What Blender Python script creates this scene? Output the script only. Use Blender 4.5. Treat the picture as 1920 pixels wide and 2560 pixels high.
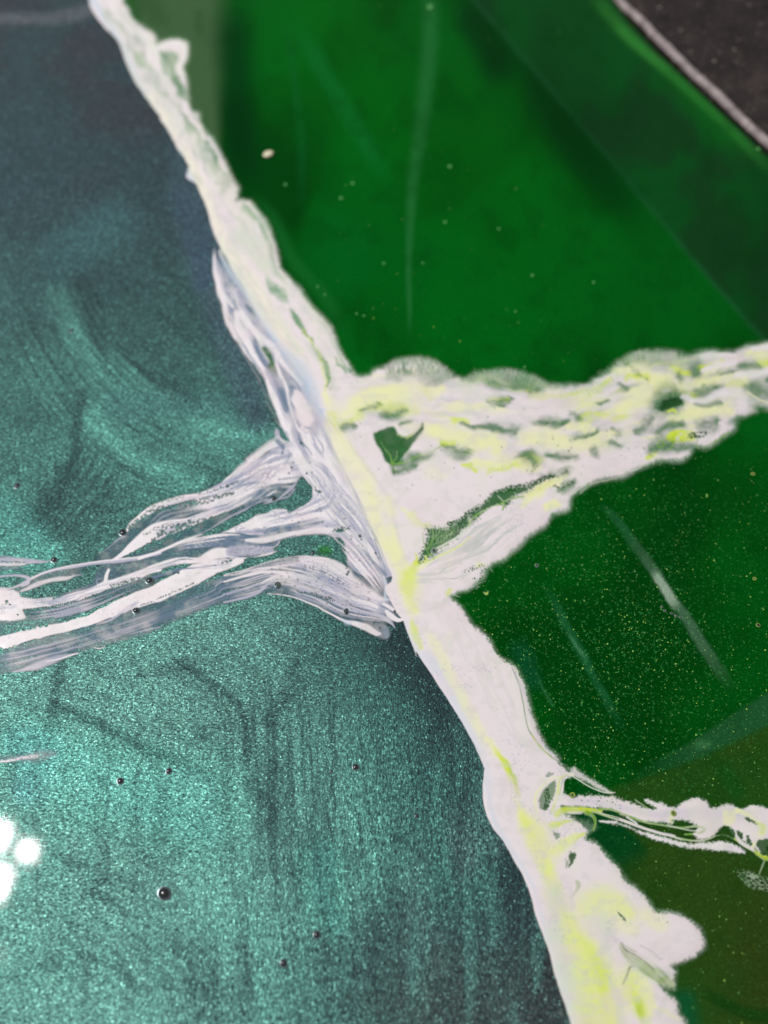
import bpy, bmesh, math, random
import numpy as np
from mathutils import Vector
R = math.radians
scene = bpy.context.scene
for o in list(bpy.data.objects): bpy.data.objects.remove(o)
COL = scene.collection
# ---------------------------------------------------------------- camera
HC, TILT, TV = 0.26, R(30), math.tan(R(27.5))       # metres above the pour, lean from straight down
cam_d = bpy.data.cameras.new('camera'); cam = bpy.data.objects.new('camera', cam_d); COL.objects.link(cam)
cam.location = (0, 0, HC); cam.rotation_euler = (TILT, 0, 0)
cam_d.sensor_fit = 'VERTICAL'; cam_d.sensor_height = 24; cam_d.lens = 12 / TV
cam_d.clip_start = 0.005; cam_d.clip_end = 50
cam_d.dof.use_dof = True; cam_d.dof.focus_distance = 0.270; cam_d.dof.aperture_fstop = 4.5
scene.camera = cam
# ---------------------------------------------------------------- room light
world = bpy.data.worlds.new('World'); scene.world = world; world.use_nodes = True
WT = world.node_tree; bg = WT.nodes['Background']; bg.inputs[0].default_value = (0.93, 0.95, 1.0, 1); bg.inputs[1].default_value = 0.30
scene.view_settings.view_transform = 'Standard'; scene.view_settings.look = 'None'; scene.view_settings.exposure = 0; scene.view_settings.gamma = 1
def on_table(x, y, z=0.0):
    """point of the table top for a chart position"""
    u = (x - 960) / 1280 * TV; v = (1280 - y) / 1280 * TV
    dy = math.sin(TILT) + v * math.cos(TILT); dz = -math.cos(TILT) + v * math.sin(TILT)
    k = HC / -dz
    return Vector((u * k, dy * k, z))
def on_table_np(x, y):
    u = (x - 960) / 1280 * TV; v = (1280 - y) / 1280 * TV
    dy = math.sin(TILT) + v * math.cos(TILT); dz = -math.cos(TILT) + v * math.sin(TILT)
    k = HC / -dz
    return u * k, dy * k
# three small ceiling lamps stand over the left front corner; the glossy resin mirrors them
LAMP_PX = [(-14, 2088, 54, 58, 20, .26), (68, 2128, 33, 36, 25, .09), (-8, 2206, 64, 44, 12, .25), (-2, 2385, 26, 22, 0, .002), (-520, 2060, 620, 560, 0, 9.8)]  # last entry: large unseen key light, added to carry most of the light
LAMP_W = 1.27
for x, y, sx, sy, rot, pw in LAMP_PX:
    p = on_table(x, y); v = (p - cam.location); d0 = v.length; v.normalize(); r = Vector((v.x, v.y, -v.z))
    D = 1.25; s = (D + d0) / (1280 / TV)
    L = bpy.data.lights.new('glare_and_key_lamp', 'AREA'); L.shape = 'RECTANGLE' if sx < 100 else 'ELLIPSE'; L.size = sx * s; L.size_y = sy * s; L.energy = LAMP_W * pw
    L.color = (1.0, 0.975, 0.95)
    lo = bpy.data.objects.new('glare_and_key_lamp', L); COL.objects.link(lo); lo.location = p + r * D
    lo.rotation_euler = r.to_track_quat('Z', 'Y').to_euler(); lo.rotation_euler.rotate_axis('Z', R(rot))
# ---------------------------------------------------------------- pigment painter (numpy)
# The pour is described on a chart of the table top: chart units run 0..1920 by 0..2560
# over the part of the table that is modelled in detail, and beyond it on every side.
import numpy as np, math
STEP = 1.75
MX0, MX1, MY0, MY1 = -110, 2030, -110, 2670
xs = np.arange(MX0, MX1, STEP, dtype=np.float32)
ys = np.arange(MY0, MY1, STEP, dtype=np.float32)
NX, NY = len(xs), len(ys)
PA = np.zeros((NY, NX), np.float32)          # how much white pigment lies on the pour
PC = np.zeros((NY, NX, 3), np.float32)       # its colour (premultiplied)
_rng = np.random.RandomState(7)
_LAT = _rng.rand(256, 256).astype(np.float32)
def vnoise(x, y, seed=0):
    x = x + seed * 17.31; y = y + seed * 9.77
    xi = np.floor(x).astype(np.int32); yi = np.floor(y).astype(np.int32)
    fx = x - xi; fy = y - yi
    fx = fx * fx * (3 - 2 * fx); fy = fy * fy * (3 - 2 * fy)
    x0 = xi & 255; x1 = (xi + 1) & 255; y0 = yi & 255; y1 = (yi + 1) & 255
    a = _LAT[y0, x0]; b = _LAT[y0, x1]; c = _LAT[y1, x0]; d = _LAT[y1, x1]
    return (a + (b - a) * fx) * (1 - fy) + (c + (d - c) * fx) * fy
def fbm(x, y, octv=3, seed=0):
    r = 0; amp = 0.5; tot = 0
    for i in range(octv):
        r = r + amp * vnoise(x, y, seed + i * 3); tot += amp
        x = x * 2.03; y = y * 2.03; amp *= 0.55
    return r / tot
def sm(a, b, v):
    t = np.clip((v - a) / (b - a), 0, 1)
    return t * t * (3 - 2 * t)
def lin(c):
    c = np.asarray(c, float) / 255.0
    return np.where(c <= 0.04045, c / 12.92, ((c + 0.055) / 1.055) ** 2.4)
ALB = 0.86
def col(r, g, b): return (lin((r, g, b)) / ALB).clip(0, 0.95).astype(np.float32)
WHITE = col(229, 219, 221); PINK = col(240, 227, 229); LAV = col(176, 176, 194); BLUE = col(185, 202, 218)
SLATE = col(104, 124, 146); SLATE2 = col(84, 112, 128); YEL = col(231, 236, 176); YEL2 = col(206, 224, 62)
LIME = col(170, 200, 20); GRY = col(205, 205, 200); IVORY = col(236, 228, 205); MINT = col(208, 216, 196)
YELG = col(224, 234, 138); DEEPG = col(22, 92, 40); GRYG = col(150, 165, 150); YG = col(120, 165, 40)
TILES = dict(A=(0,0,640), B=(640,0,640), C=(1280,0,640), D=(0,640,640), E=(400,400,640), F=(1280,640,640),
    G=(0,1280,640), H=(500,1000,640), I=(800,800,640), J=(1280,1280,640), K=(0,1920,640), L=(640,1920,640), M=(1280,1920,640),
    a=(0,1340,400), b=(280,1140,400), c=(640,1040,400), d=(560,1280,480), e=(500,600,400), f=(960,1160,480),
    g=(1100,1840,400), h=(1500,1900,420), i=(1380,2160,400), j=(1000,880,480), k=(1500,820,420), P=(0,0,1920))
def T(spec):
    """'A x,y[,w] x,y ... | B x,y ...' -> chart points"""
    out = []
    for part in spec.split('|'):
        tok = part.split()
        ox, oy, sz = TILES[tok[0]]; s = sz / 1659.0
        for q in tok[1:]:
            v = [float(z) for z in q.split(',')]
            out.append([ox + v[0] * s, oy + v[1] * s] + [z * s for z in v[2:]])
    return np.array(out, float)
def smooth(pts, n=4, closed=False):
    p = np.asarray(pts, float); N = len(p); out = []
    rng_ = range(N) if closed else range(N - 1)
    for k in rng_:
        if closed: p0, p1, p2, p3 = p[(k-1) % N], p[k], p[(k+1) % N], p[(k+2) % N]
        else: p0, p1, p2, p3 = p[max(k-1, 0)], p[k], p[k+1], p[min(k+2, N-1)]
        for m in range(n):
            t = m / n
            out.append(0.5 * ((2*p1) + (-p0+p2)*t + (2*p0-5*p1+4*p2-p3)*t*t + (-p0+3*p1-3*p2+p3)*t**3))
    if not closed: out.append(p[-1])
    return np.array(out)
def box(pts, pad):
    x0 = max(0, int((pts[:, 0].min() - pad - MX0) / STEP)); x1 = min(NX, int((pts[:, 0].max() + pad - MX0) / STEP) + 2)
    y0 = max(0, int((pts[:, 1].min() - pad - MY0) / STEP)); y1 = min(NY, int((pts[:, 1].max() + pad - MY0) / STEP) + 2)
    return slice(y0, max(y1, y0)), slice(x0, max(x1, x0))
def grid(sl):
    X, Y = np.meshgrid(xs[sl[1]], ys[sl[0]])
    return X, Y
WARP = 1.0
def warped(X, Y, amp, scale, seed=0):
    if amp <= 0: return X, Y
    return (X + amp * 2 * (fbm(X / scale, Y / scale, 3, seed + 11) - .5),
            Y + amp * 2 * (fbm(X / scale, Y / scale, 3, seed + 31) - .5))
def sdpoly(pts, X, Y):
    d2 = np.full(X.shape, 1e12, np.float32); ins = np.zeros(X.shape, bool)
    N = len(pts)
    for k in range(N):
        ax, ay = pts[k, :2]; bx, by = pts[(k + 1) % N, :2]
        ex, ey = bx - ax, by - ay; L = ex * ex + ey * ey + 1e-9
        t = np.clip(((X - ax) * ex + (Y - ay) * ey) / L, 0, 1)
        dd = (X - ax - ex * t) ** 2 + (Y - ay - ey * t) ** 2
        np.minimum(d2, dd, out=d2)
        if ay != by:
            c = ((ay > Y) != (by > Y))
            xi = (bx - ax) * (Y - ay) / (by - ay) + ax
            ins ^= c & (X < xi)
    d = np.sqrt(d2)
    return np.where(ins, d, -d)
def rib(pts, X, Y):
    """signed side distance, arc length, half width at the nearest point of a centre line"""
    best = np.full(X.shape, 1e12, np.float32); sd = np.zeros(X.shape, np.float32)
    ss = np.zeros(X.shape, np.float32); ww = np.ones(X.shape, np.float32); s0 = 0.0
    for k in range(len(pts) - 1):
        ax, ay, aw = pts[k]; bx, by, bw = pts[k + 1]
        ex, ey = bx - ax, by - ay; L = math.hypot(ex, ey) + 1e-6
        t = np.clip(((X - ax) * ex + (Y - ay) * ey) / (L * L), 0, 1)
        dx = X - ax - ex * t; dy = Y - ay - ey * t; dd = dx * dx + dy * dy
        m = dd < best
        best[m] = dd[m]; sg = np.where(ex * dy - ey * dx >= 0, 1, -1)
        sd[m] = (np.sqrt(dd) * sg)[m]; ss[m] = (s0 + t * L)[m]; ww[m] = (aw + (bw - aw) * t)[m]
        s0 += L
    return sd, ss, ww
def worley(x, y, seed=0):
    xi = np.floor(x).astype(np.int32); yi = np.floor(y).astype(np.int32)
    best = np.full(x.shape, 9.0, np.float32); sec = best.copy(); rid = np.zeros(x.shape, np.float32)
    for dx in (-1, 0, 1):
        for dy in (-1, 0, 1):
            cx = (xi + dx + seed * 13) & 255; cy = (yi + dy + seed * 7) & 255
            px = xi + dx + _LAT[cy, cx]; py = yi + dy + _LAT[(cy + 91) & 255, (cx + 57) & 255]
            dd = np.hypot(x - px, y - py)
            m = dd < best
            sec = np.where(m, best, np.minimum(sec, dd)); rid = np.where(m, _LAT[(cy + 33) & 255, (cx + 101) & 255], rid)
            best = np.where(m, dd, best)
    return best, sec, rid
def put(sl, m, c):
    m = np.clip(m, 0, 1).astype(np.float32)
    PC[sl] *= (1 - m)[..., None]
    PC[sl] += m[..., None] * (c if getattr(c, 'ndim', 1) == 3 else np.asarray(c, np.float32)[None, None, :])
    PA[sl] *= (1 - m); PA[sl] += m
def rub(sl, m):
    m = np.clip(m, 0, 1).astype(np.float32); PC[sl] *= (1 - m)[..., None]; PA[sl] *= (1 - m)
def tint(sl, m, c):
    """changes the colour of pigment that is already there"""
    m = np.clip(m, 0, 1).astype(np.float32); a = PA[sl][..., None]
    PC[sl] = PC[sl] * (1 - m[..., None]) + a * m[..., None] * np.asarray(c, np.float32)[None, None, :]
_seed = [0]
def nseed(): _seed[0] += 1; return _seed[0]
def region(pts, soft=2.0, wa=3, ws=30, fuzz=0, fs=5, closed=True, n=4, pad=None):
    p = smooth(pts[:, :2], n, True) if n > 1 else pts[:, :2]
    sl = box(p, pad if pad else soft + wa + fuzz + 4); X, Y = grid(sl); sd_ = nseed()
    Xw, Yw = warped(X, Y, wa, ws, sd_)
    d = sdpoly(p, Xw, Yw)
    if fuzz: d = d + fuzz * 2 * (fbm(X / fs, Y / fs, 3, sd_ + 5) - .5)
    return sl, X, Y, d, sm(-soft, soft, d)
def blob(spec, c, a=1, soft=2.0, wa=3, ws=30, fuzz=0, fs=5, n=4, rubit=False, tintit=False, mod=None):
    sl, X, Y, d, m = region(T(spec) if isinstance(spec, str) else spec, soft, wa, ws, fuzz, fs, n=n)
    if m.size == 0: return
    m = m * a
    if mod is not None: m = m * mod(X, Y)
    (rub(sl, m) if rubit else tint(sl, m, c) if tintit else put(sl, m, c))
def line(spec, c, a=1, soft=0.5, wa=3, ws=40, k=1.0, rubit=False, tintit=False, mod=None, n=5, brk=0):
    """ribbon; soft is a share of the half width"""
    p = T(spec) if isinstance(spec, str) else spec
    p = smooth(p, n)
    p[:, 2] = np.maximum(p[:, 2] * k, 0.25)
    sl = box(p, p[:, 2].max() * 1.6 + wa + 4); X, Y = grid(sl)
    if X.size == 0: return
    sd_ = nseed(); Xw, Yw = warped(X, Y, wa, ws, sd_)
    d, s, w = rib(p, Xw, Yw)
    t = np.abs(d) / w
    m = 1 - sm(1 - soft, 1 + soft, t)
    m *= sm(-0.2, 1, np.minimum(w / 1.1, 1))
    if brk: m = m * sm(.5 - brk, .5 + .15, vnoise(s / 30, s * 0, sd_) + .25)
    if mod is not None: m = m * mod(X, Y, s, d, w)
    m = m * a
    (rub(sl, m) if rubit else tint(sl, m, c) if tintit else put(sl, m, c))
def streak(spec, c, a=1, L=90, W=3.0, lo=.5, hi=.62, edge=.25, wa=5, ws=60, rubit=False, tintit=False, n=5, gate=None, inside=None, octv=2):
    """fine parallel drawn-out lines that follow a centre line"""
    p = T(spec) if isinstance(spec, str) else spec
    p = smooth(p, n); sl = box(p, p[:, 2].max() * 1.2 + wa + 3); X, Y = grid(sl)
    if X.size == 0: return
    sd_ = nseed(); Xw, Yw = warped(X, Y, wa, ws, sd_)
    d, s, w = rib(p, Xw, Yw); t = d / np.maximum(w, 1)
    wm = np.median(w)
    q = fbm(s / L + 0.3 * fbm(X / 60, Y / 60, 2, sd_), t * wm / W, octv, sd_)
    S_ = float(s.max()) + 1e-3
    m = sm(lo, hi, q) * (1 - sm(1 - edge, 1, np.abs(t))) * sm(0, min(60, S_ * .2), s) * sm(S_, S_ - min(60, S_ * .2), s)
    if gate: m = m * sm(gate[0], gate[1], fbm(X / gate[2], Y / gate[2], 2, sd_ + 50))
    if inside is not None: m = m * sm(-2, 2, sdpoly(smooth(T(inside), 3, True), X, Y))
    m = m * a
    (rub(sl, m) if rubit else tint(sl, m, c) if tintit else put(sl, m, c))
def cells(spec, size, fill=.36, var=.3, a=.9, wa=3, poly=False, stretch=1.0, ang=0.0, dens=1.0, grow=None, c=None, edge=.3):
    """froth: round holes where bubbles have opened the film"""
    p0 = T(spec); sd_ = nseed()
    if poly:
        p = smooth(p0[:, :2], 3, True); sl = box(p, 6); X, Y = grid(sl)
        if X.size == 0: return
        Xw, Yw = warped(X, Y, wa, 25, sd_)
        g = sm(-size * .6, size * .6, sdpoly(p, Xw, Yw))
    else:
        p = smooth(p0, 5); sl = box(p, p[:, 2].max() + 5); X, Y = grid(sl)
        if X.size == 0: return
        Xw, Yw = warped(X, Y, wa, 25, sd_)
        d, s, w = rib(p, Xw, Yw); g = 1 - sm(1 - edge, 1.05, np.abs(d) / np.maximum(w, 1))
    ca, sa = math.cos(ang), math.sin(ang)
    u = (X * ca + Y * sa) / (size * stretch); v = (-X * sa + Y * ca) / size
    f1, f2, r = worley(u, v, sd_)
    rad = (fill + var * (r - .5)) * (0.35 + .65 * g)
    m = sm(.14, -.06, f1 - rad) * (r < dens * 1.0001) * sm(0, .25, g)
    m = m * a
    if c is None: rub(sl, m)
    else: put(sl, m, c)
def speck(spec, n, r0, r1, a=.85, c=None, seedv=0, elong=1.0):
    """single small round holes (or dots of colour) strewn over an area"""
    p = T(spec); rg = np.random.RandomState(100 + seedv + nseed()); pl = smooth(p[:, :2], 2, True)
    x0, y0 = pl.min(0); x1, y1 = pl.max(0); k = 0; tries = 0
    while k < n and tries < n * 20:
        tries += 1; x = rg.uniform(x0, x1); y = rg.uniform(y0, y1)
        if sdpoly(pl, np.array([[x]]), np.array([[y]]))[0, 0] < 0: continue
        k += 1; r = r0 + (r1 - r0) * rg.rand() ** 2.5
        sl = box(np.array([[x, y]]), r * 2 + 3); X, Y = grid(sl)
        if X.size == 0: continue
        m = sm(1.3, .6, np.hypot(X - x, (Y - y) * elong) / r) * a * rg.uniform(.6, 1)
        rub(sl, m) if c is None else put(sl, m, c)

def sample(arr, u, v):
    u = np.clip(u, 0, arr.shape[1] - 1.01); v = np.clip(v, 0, arr.shape[0] - 1.01)
    i = u.astype(np.int32); j = v.astype(np.int32); fu = u - i; fv = v - j
    if arr.ndim == 3: fu = fu[..., None]; fv = fv[..., None]
    return (arr[j, i] * (1 - fu) + arr[j, i + 1] * fu) * (1 - fv) + (arr[j + 1, i] * (1 - fu) + arr[j + 1, i + 1] * fu) * fv
def melt(spec, reach, amp=6, scale=30, taps=7, edge=20, mask=None):
    """drags the pigment along a centre line and folds it, as the pouring did"""
    p = smooth(T(spec), 4); sl = box(p, p[:, 2].max() + 6); X, Y = grid(sl)
    d, s, w = rib(p, X, Y); g = sm(0, edge, w - np.abs(d))
    # direction of the line at each point
    gy, gx = np.gradient(s); n_ = np.hypot(gx, gy) + 1e-6; gx, gy = gx / n_, gy / n_
    k = 9
    for A_ in (gx, gy):
        c = np.cumsum(np.pad(A_, ((k, k + 1), (0, 0)), mode='edge'), 0); A_[:] = (c[2*k+1:] - c[:-2*k-1])[:A_.shape[0]] / (2*k+1)
    n_ = np.hypot(gx, gy) + 1e-6; gx, gy = gx / n_, gy / n_
    sd_ = nseed(); wx_ = amp * 2 * (fbm(X / scale, Y / scale * 1.3, 3, sd_) - .5); wy_ = amp * 1.4 * (fbm(X / scale, Y / scale * 1.3, 3, sd_ + 20) - .5)
    a0 = PA[sl].copy(); c0 = PC[sl].copy(); ra = 0; rc = 0; J, I = np.meshgrid(np.arange(X.shape[0]), np.arange(X.shape[1]), indexing='ij')
    rr = reach * (.3 + 1.1 * fbm(X / 50, Y / 40, 2, sd_ + 40))
    for t in np.linspace(-1, 1, taps):
        u = I + (wx_ + gx * rr * t) / STEP; v = J + (wy_ + gy * rr * t) / STEP
        ra = ra + sample(a0, u, v); rc = rc + sample(c0, u, v)
    ra = ra / taps; rc = rc / taps
    if mask is not None: g = g * mask(X, Y)
    PA[sl] = a0 * (1 - g) + ra * g; PC[sl] = c0 * (1 - g[..., None]) + rc * g[..., None]
def paint_all():
    # ============ 1. thin veils left of the main vein
    g_fine = lambda X, Y: .75 + .5 * (fbm(X / 14, Y / 14, 2, 3) - .5)
    # upper strand veil
    blob('b -150,1040 0,930 150,800 170,730 300,620 430,520 560,470 750,420 950,400 1100,320 1300,220 1450,110 | c 0,560 250,300 500,600 440,690 300,850 150,870 0,915 | '
         'b 1659,480 1500,500 1380,570 1250,630 1100,710 1000,780 860,845 600,985 400,1050 100,1080 -100,1110', SLATE2, a=.60, soft=3, wa=2, mod=g_fine)
    streak('b -100,1020,60 200,850,110 500,620,130 800,520,130 1100,430,120 1400,330,120 1659,230,120 | c 200,500,200', LAV, a=.45, L=160, W=2.6, lo=.48, hi=.62, gate=(.3, .55, 60))
    # veil left of S2, S3
    blob('b -150,1170 0,1110 300,1060 620,960 800,880 1100,830 1659,850 | c 300,1180 700,1080 900,1150 850,1230 500,1240 250,1270 0,1320 -80,1340 | b 1640,980 1400,1040 1200,1110 800,1110 400,1190 0,1330 -200,1420', SLATE, a=.55, soft=3, wa=2, mod=g_fine)
    blob('a -40,860 60,790 300,740 700,650 1000,580 1300,470 1659,380 1659,440 1500,560 1200,640 900,780 600,900 300,990 0,1060 -60,1060', SLATE2, a=.5, soft=4, wa=3, mod=g_fine)
    blob('a 180,545 320,450 450,390 620,350 900,320 760,410 520,480 330,540 200,580', SLATE2, a=.35, soft=6)
    # wide lower veil
    blob('G -60,930 0,900 200,840 480,760 640,700 800,640 950,590 1150,530 1350,450 1500,390 1659,330 | d 0,545 180,500 260,465 420,420 560,385 700,378 760,390 900,400 1000,440 1070,490 1200,560 1400,560 1560,700 '
         '1560,870 1540,930 1490,955 1440,935 1475,995 1400,955 1320,930 1290,960 1350,1040 1370,1060 1330,1066 1250,1030 1200,1008 1120,985 1000,920 850,842 700,772 560,725 360,707 280,715 150,757 0,782 '
         '| G 1659,550 1400,610 1250,665 1100,722 950,792 800,832 640,880 500,915 300,1000 0,1050 -60,1060', col(92, 118, 134), a=.62, soft=2.5, wa=2, mod=g_fine)
    R5 = 'G -50,990,50 300,900,45 700,790,45 1100,650,48 1400,540,50 | d 0,670,110 200,610,115 380,560,125 560,550,160 750,590,190 900,650,200 1050,730,190 1200,800,150 1350,860,110 1500,900,80'
    streak(R5, SLATE, a=.6, L=220, W=3.2, lo=.42, hi=.6)
    streak(R5, LAV, a=.7, L=260, W=2.4, lo=.52, hi=.64, wa=4)
    streak('d 0,670,110 200,610,115 380,560,125 560,550,160 750,590,190 900,650,200 1050,730,190 1200,800,150 1350,860,110 1500,900,80', WHITE, a=.75, L=240, W=3.4, lo=.47, hi=.62)
    streak('d 500,560,150 650,570,180 800,620,190 950,680,190 1100,760,170 1250,820,130 1400,860,100 1540,900,60', LAV, a=.8, L=300, W=6, lo=.3, hi=.5)
    # ============ 2. the lobe of drawn-out lavender lines beside the vein (upper middle)
    blob('e 150,80 175,200 260,330 370,440 480,560 580,720 680,900 800,1080 900,1200 1020,1360 1120,1500 1220,1700 1290,1850 1340,1990 | c 790,330 870,500 960,700 1040,860 1120,1050 1200,1200 1290,1380 1360,1560 1420,1659 '
         '| d 1420,560 1385,565 1290,470 1200,350 1060,240 930,215 | c 600,1150 540,900 585,760 530,640 480,620 300,420 345,270 310,200 260,110 225,0 | e 860,1900 800,1780 740,1600 690,1460 660,1370 560,1270 510,1180 430,1040 340,900 290,740 220,580 160,440 130,300', LAV, a=.93, soft=2, wa=2)
    LOBE = 'e 180,200,40 280,560,120 420,860,160 600,1150,170 760,1400,180 900,1650,210 1050,1900,240 | c 480,200,270 640,500,260 850,800,260 1050,1100,240 1250,1400,160 1380,1659,60'
    streak(LOBE, PINK, a=.95, L=170, W=7, lo=.38, hi=.56, wa=7, ws=50)
    streak(LOBE, SLATE, a=.75, L=150, W=4.0, lo=.56, hi=.68, wa=8, ws=50)
    blob('e 190,130 230,180 350,380 420,480 300,500 240,420 200,300', SLATE, a=.85, soft=7)
    blob('e 330,640 370,660 350,780 365,860 340,870 300,720', SLATE, a=.8, soft=5)
    blob('e 380,460 520,560 600,700 520,680 440,600', SLATE, a=.5, soft=8)
    line('e 470,680,12 530,740,26 570,800,14', SLATE2, a=.9)
    line('e 560,960,8 600,1050,18 640,1110,10', DEEPG, a=.45)
    blob('e 640,1110 720,1150 750,1250 790,1340 800,1420 740,1390 700,1330 720,1280 670,1200', DEEPG, a=.8, soft=3)
    line('e 560,1010,10 600,1150,16 640,1250,14 700,1330,12 760,1420,18 830,1560,34 870,1660,40 900,1780,22', SLATE, a=.8)
    line('e 800,1180,8 850,1330,14 900,1480,28 950,1560,30 920,1640,18 930,1780,10 1000,1900,8', SLATE, a=.8)
    line('e 540,930,12 620,1080,14 700,1230,14 740,1300,10', PINK, a=.9)
    line('e 780,1200,8 830,1380,10 900,1560,14 930,1720,14 980,1860,12 1040,1990,12', PINK, a=.95)
    line('e 430,760,30 520,900,34 640,1020,34 760,1120,34 850,1270,26 960,1400,22 1060,1500,18', PINK, a=.9)
    line('e 150,160,10 150,300,16 190,450,22 250,580,24 340,700,16', PINK, a=.85, soft=.9)
    line('e 380,760,26 400,880,32 500,1060,34 560,1200,26 660,1350,14', PINK, a=.9)
    line('e 690,1470,14 760,1640,24 830,1820,28 900,1960,30', PINK, a=.95)
    blob('e 990,1560 1080,1620 1160,1720 1180,1850 1160,1940 1090,1940 1020,1850 980,1740 960,1640', WHITE, a=.9, soft=5)
    for q in range(4):
        k_ = 1 + q * .13
        line('e ' + ' '.join('%g,%g,3' % (1075 + (x - 1075) * k_, 1760 + (y - 1760) * k_) for x, y in ((975,1600),(955,1700),(1000,1840),(1080,1930),(1160,1945),(1180,1880))), SLATE, a=.6)
    line('e 1090,1950,8 1150,1960,16 1175,1900,10', SLATE, a=.8)
    line('c 650,60,8 680,150,16 720,260,12 720,290,5', SLATE, a=.9)
    # bluish rim between lobe and vein
    line('e 200,120,14 300,330,26 450,500,36 560,650,40 680,860,40 800,1040,44 950,1230,60 1050,1380,70 1150,1540,50 1220,1720,40 1290,1900,40 | c 720,100,70 760,220,30', BLUE, a=.75, soft=.8)
    # ============ 3. body where the strands leave
    blob('c 400,300 350,262 320,300 270,250 240,170 225,135 200,130 185,180 205,240 190,290 160,350 80,430 0,460 | b 1450,90 1300,195 1150,285 1000,345 900,400 850,420 1000,560 1250,520 1400,460 1500,400 1659,340 '
         '| c 150,690 350,640 470,625 530,650 590,760 585,830 540,905 440,962 360,1010 290,968 220,965 150,985 100,1015 0,1040 | b 1560,600 1480,640 1380,690 1250,740 1100,790 1000,820 1300,830 1659,840 | c 300,1120 500,1180 760,1210 900,1290 940,1420 '
         '970,1560 1100,1659 1420,1659 1290,1380 1120,1050 1000,800 850,450 760,330 650,260 540,330', LAV, a=.9, soft=1.6, wa=2, ws=20)
    streak('c 480,200,230 640,500,230 850,800,200', PINK, a=.95, L=130, W=7, lo=.36, hi=.56, wa=7, ws=50)
    line('e 700,880,30 900,1200,36 1100,1500,40 1260,1850,40 | c 800,330,40 1000,720,40 1220,1200,40 1380,1600,40', LAV, a=.9, soft=.4)
    BODY = 'b 700,560,40 1000,470,90 1300,300,150 1500,180,200 | c 60,560,230 300,480,300 520,420,280'
    streak(BODY, PINK, a=.95, L=150, W=6, lo=.36, hi=.54, wa=5)
    streak(BODY, SLATE, a=.55, L=120, W=2.6, lo=.58, hi=.68, wa=5)
    B2 = 'c 0,1080,130 200,1060,140 400,1040,150 600,980,200 750,850,230 700,600,200 600,400,180'
    streak(B2, PINK, a=.95, L=120, W=8, lo=.3, hi=.5, wa=8, ws=40)
    blob('c 560,480 640,430 760,420 900,640 1000,800 1100,1000 1180,1180 1100,1180 900,1130 700,1060 600,950 600,800 560,650', PINK, a=.85, soft=14, wa=8)
    blob('c 100,1010 220,965 340,1000 440,962 560,900 700,900 800,1000 760,1060 500,1120 250,1150 60,1180 -60,1180 -200,1160 -100,1060', PINK, a=.9, soft=6, wa=4)
    B3 = 'd 900,120,60 1000,220,100 1120,350,120 1220,480,110 1330,620,90 1400,720,60'
    streak(B3, PINK, a=.9, L=130, W=5, lo=.4, hi=.55, wa=3)
    streak(B3, SLATE, a=.75, L=150, W=1.9, lo=.56, hi=.66, wa=3)
    B4 = 'c 780,860,90 930,1030,130 1060,1200,140 1180,1350,110 1270,1500,90 1340,1640,50'
    streak(B4, PINK, a=.9, L=100, W=6, lo=.42, hi=.56)
    streak(B4, SLATE, a=.75, L=110, W=2.4, lo=.57, hi=.66)
    # pink wedge right of the second window
    blob('d 640,392 760,388 900,405 1000,440 1080,500 1130,560 1250,660 1380,740 1440,770 1330,770 1200,735 1050,690 900,630 780,560 700,480', PINK, a=.85, soft=6, wa=4)
    streak('d 650,470,40 800,540,40 950,610,40 1080,670,20', SLATE, a=.9, L=120, W=3, lo=.42, hi=.55)
    # ---------- strands
    line('b 160,780,9 180,730,18 260,655,22 400,560,34 560,492,34 750,435,30 930,405,24 1050,370,30 1200,320,40', PINK, a=.97, soft=.18, wa=2)
    line('b 1050,330,12 1200,270,20 1350,200,24 1500,90,26', LAV, a=.9, soft=.3, wa=2)
    line('b -60,1100,8 0,1085,9 80,1040,20 180,970,42 300,880,62 450,790,84 620,735,70 800,690,50 1000,610,40 1200,530,44 1400,440,50 1659,330,60 | c 150,640,60 300,560,60', PINK, a=.97, soft=.12, wa=2)
    line('b 900,660,4 1100,570,10 1300,480,14 1500,370,16 1659,300,16 | c 120,620,12', WHITE, a=.9)
    streak('b 1000,600,30 1200,520,40 1400,430,50 1659,310,60', SLATE, a=.8, L=90, W=2.2, lo=.52, hi=.62)
    # froth
    A0 = -.32
    cells('b 165,760,16 260,680,26 400,590,30 500,550,32 620,530,30 780,500,34 950,470,36 1100,430,30 1250,400,20', 5.6, fill=.42, stretch=1.25, ang=-.2)
    cells('b 330,590,10 450,520,14 600,455,16 750,425,12', 4.6, fill=.36, ang=-.4, dens=.8)
    cells('b 900,400,10 1050,355,14 1200,310,18 1300,280,10', 4.6, fill=.36, ang=-.4, dens=.8)
    cells('b 130,1050,12 250,1000,22 350,950,32 450,890,52 560,800,74 700,745,62 850,690,36 1000,645,16 1150,595,10 1300,540,8', 7.0, fill=.44, var=.35, stretch=1.35, ang=-.55, edge=.5)
    cells('b 330,820,12 420,780,20 520,740,24 650,710,18', 4.6, fill=.36, stretch=1.2, ang=-.3, dens=.7)
    cells('b 150,1050,8 400,950,12 600,860,14 800,760,14 950,680,10', 4.0, fill=.4, ang=-.5)
    # thin lower strand of the first arm
    line('b 840,838,3 1000,772,5 1130,690,6 1260,615,7 1380,560,10 1500,488,9 1659,462,9 | c 100,912,8 200,880,6 280,830,9 360,760,16 440,690,18', LAV, a=.9, wa=2)
    streak('c -160,960,30 0,880,55 120,800,75 250,740,60 330,700,30', SLATE2, a=.95, L=120, W=2.6, lo=.36, hi=.5)
    line('b 0,920,3 60,865,5 140,835,6', LAV, a=.8)
    line('G 640,270,3 700,235,3 770,180,4 800,160,5', LAV, a=.5)
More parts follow.
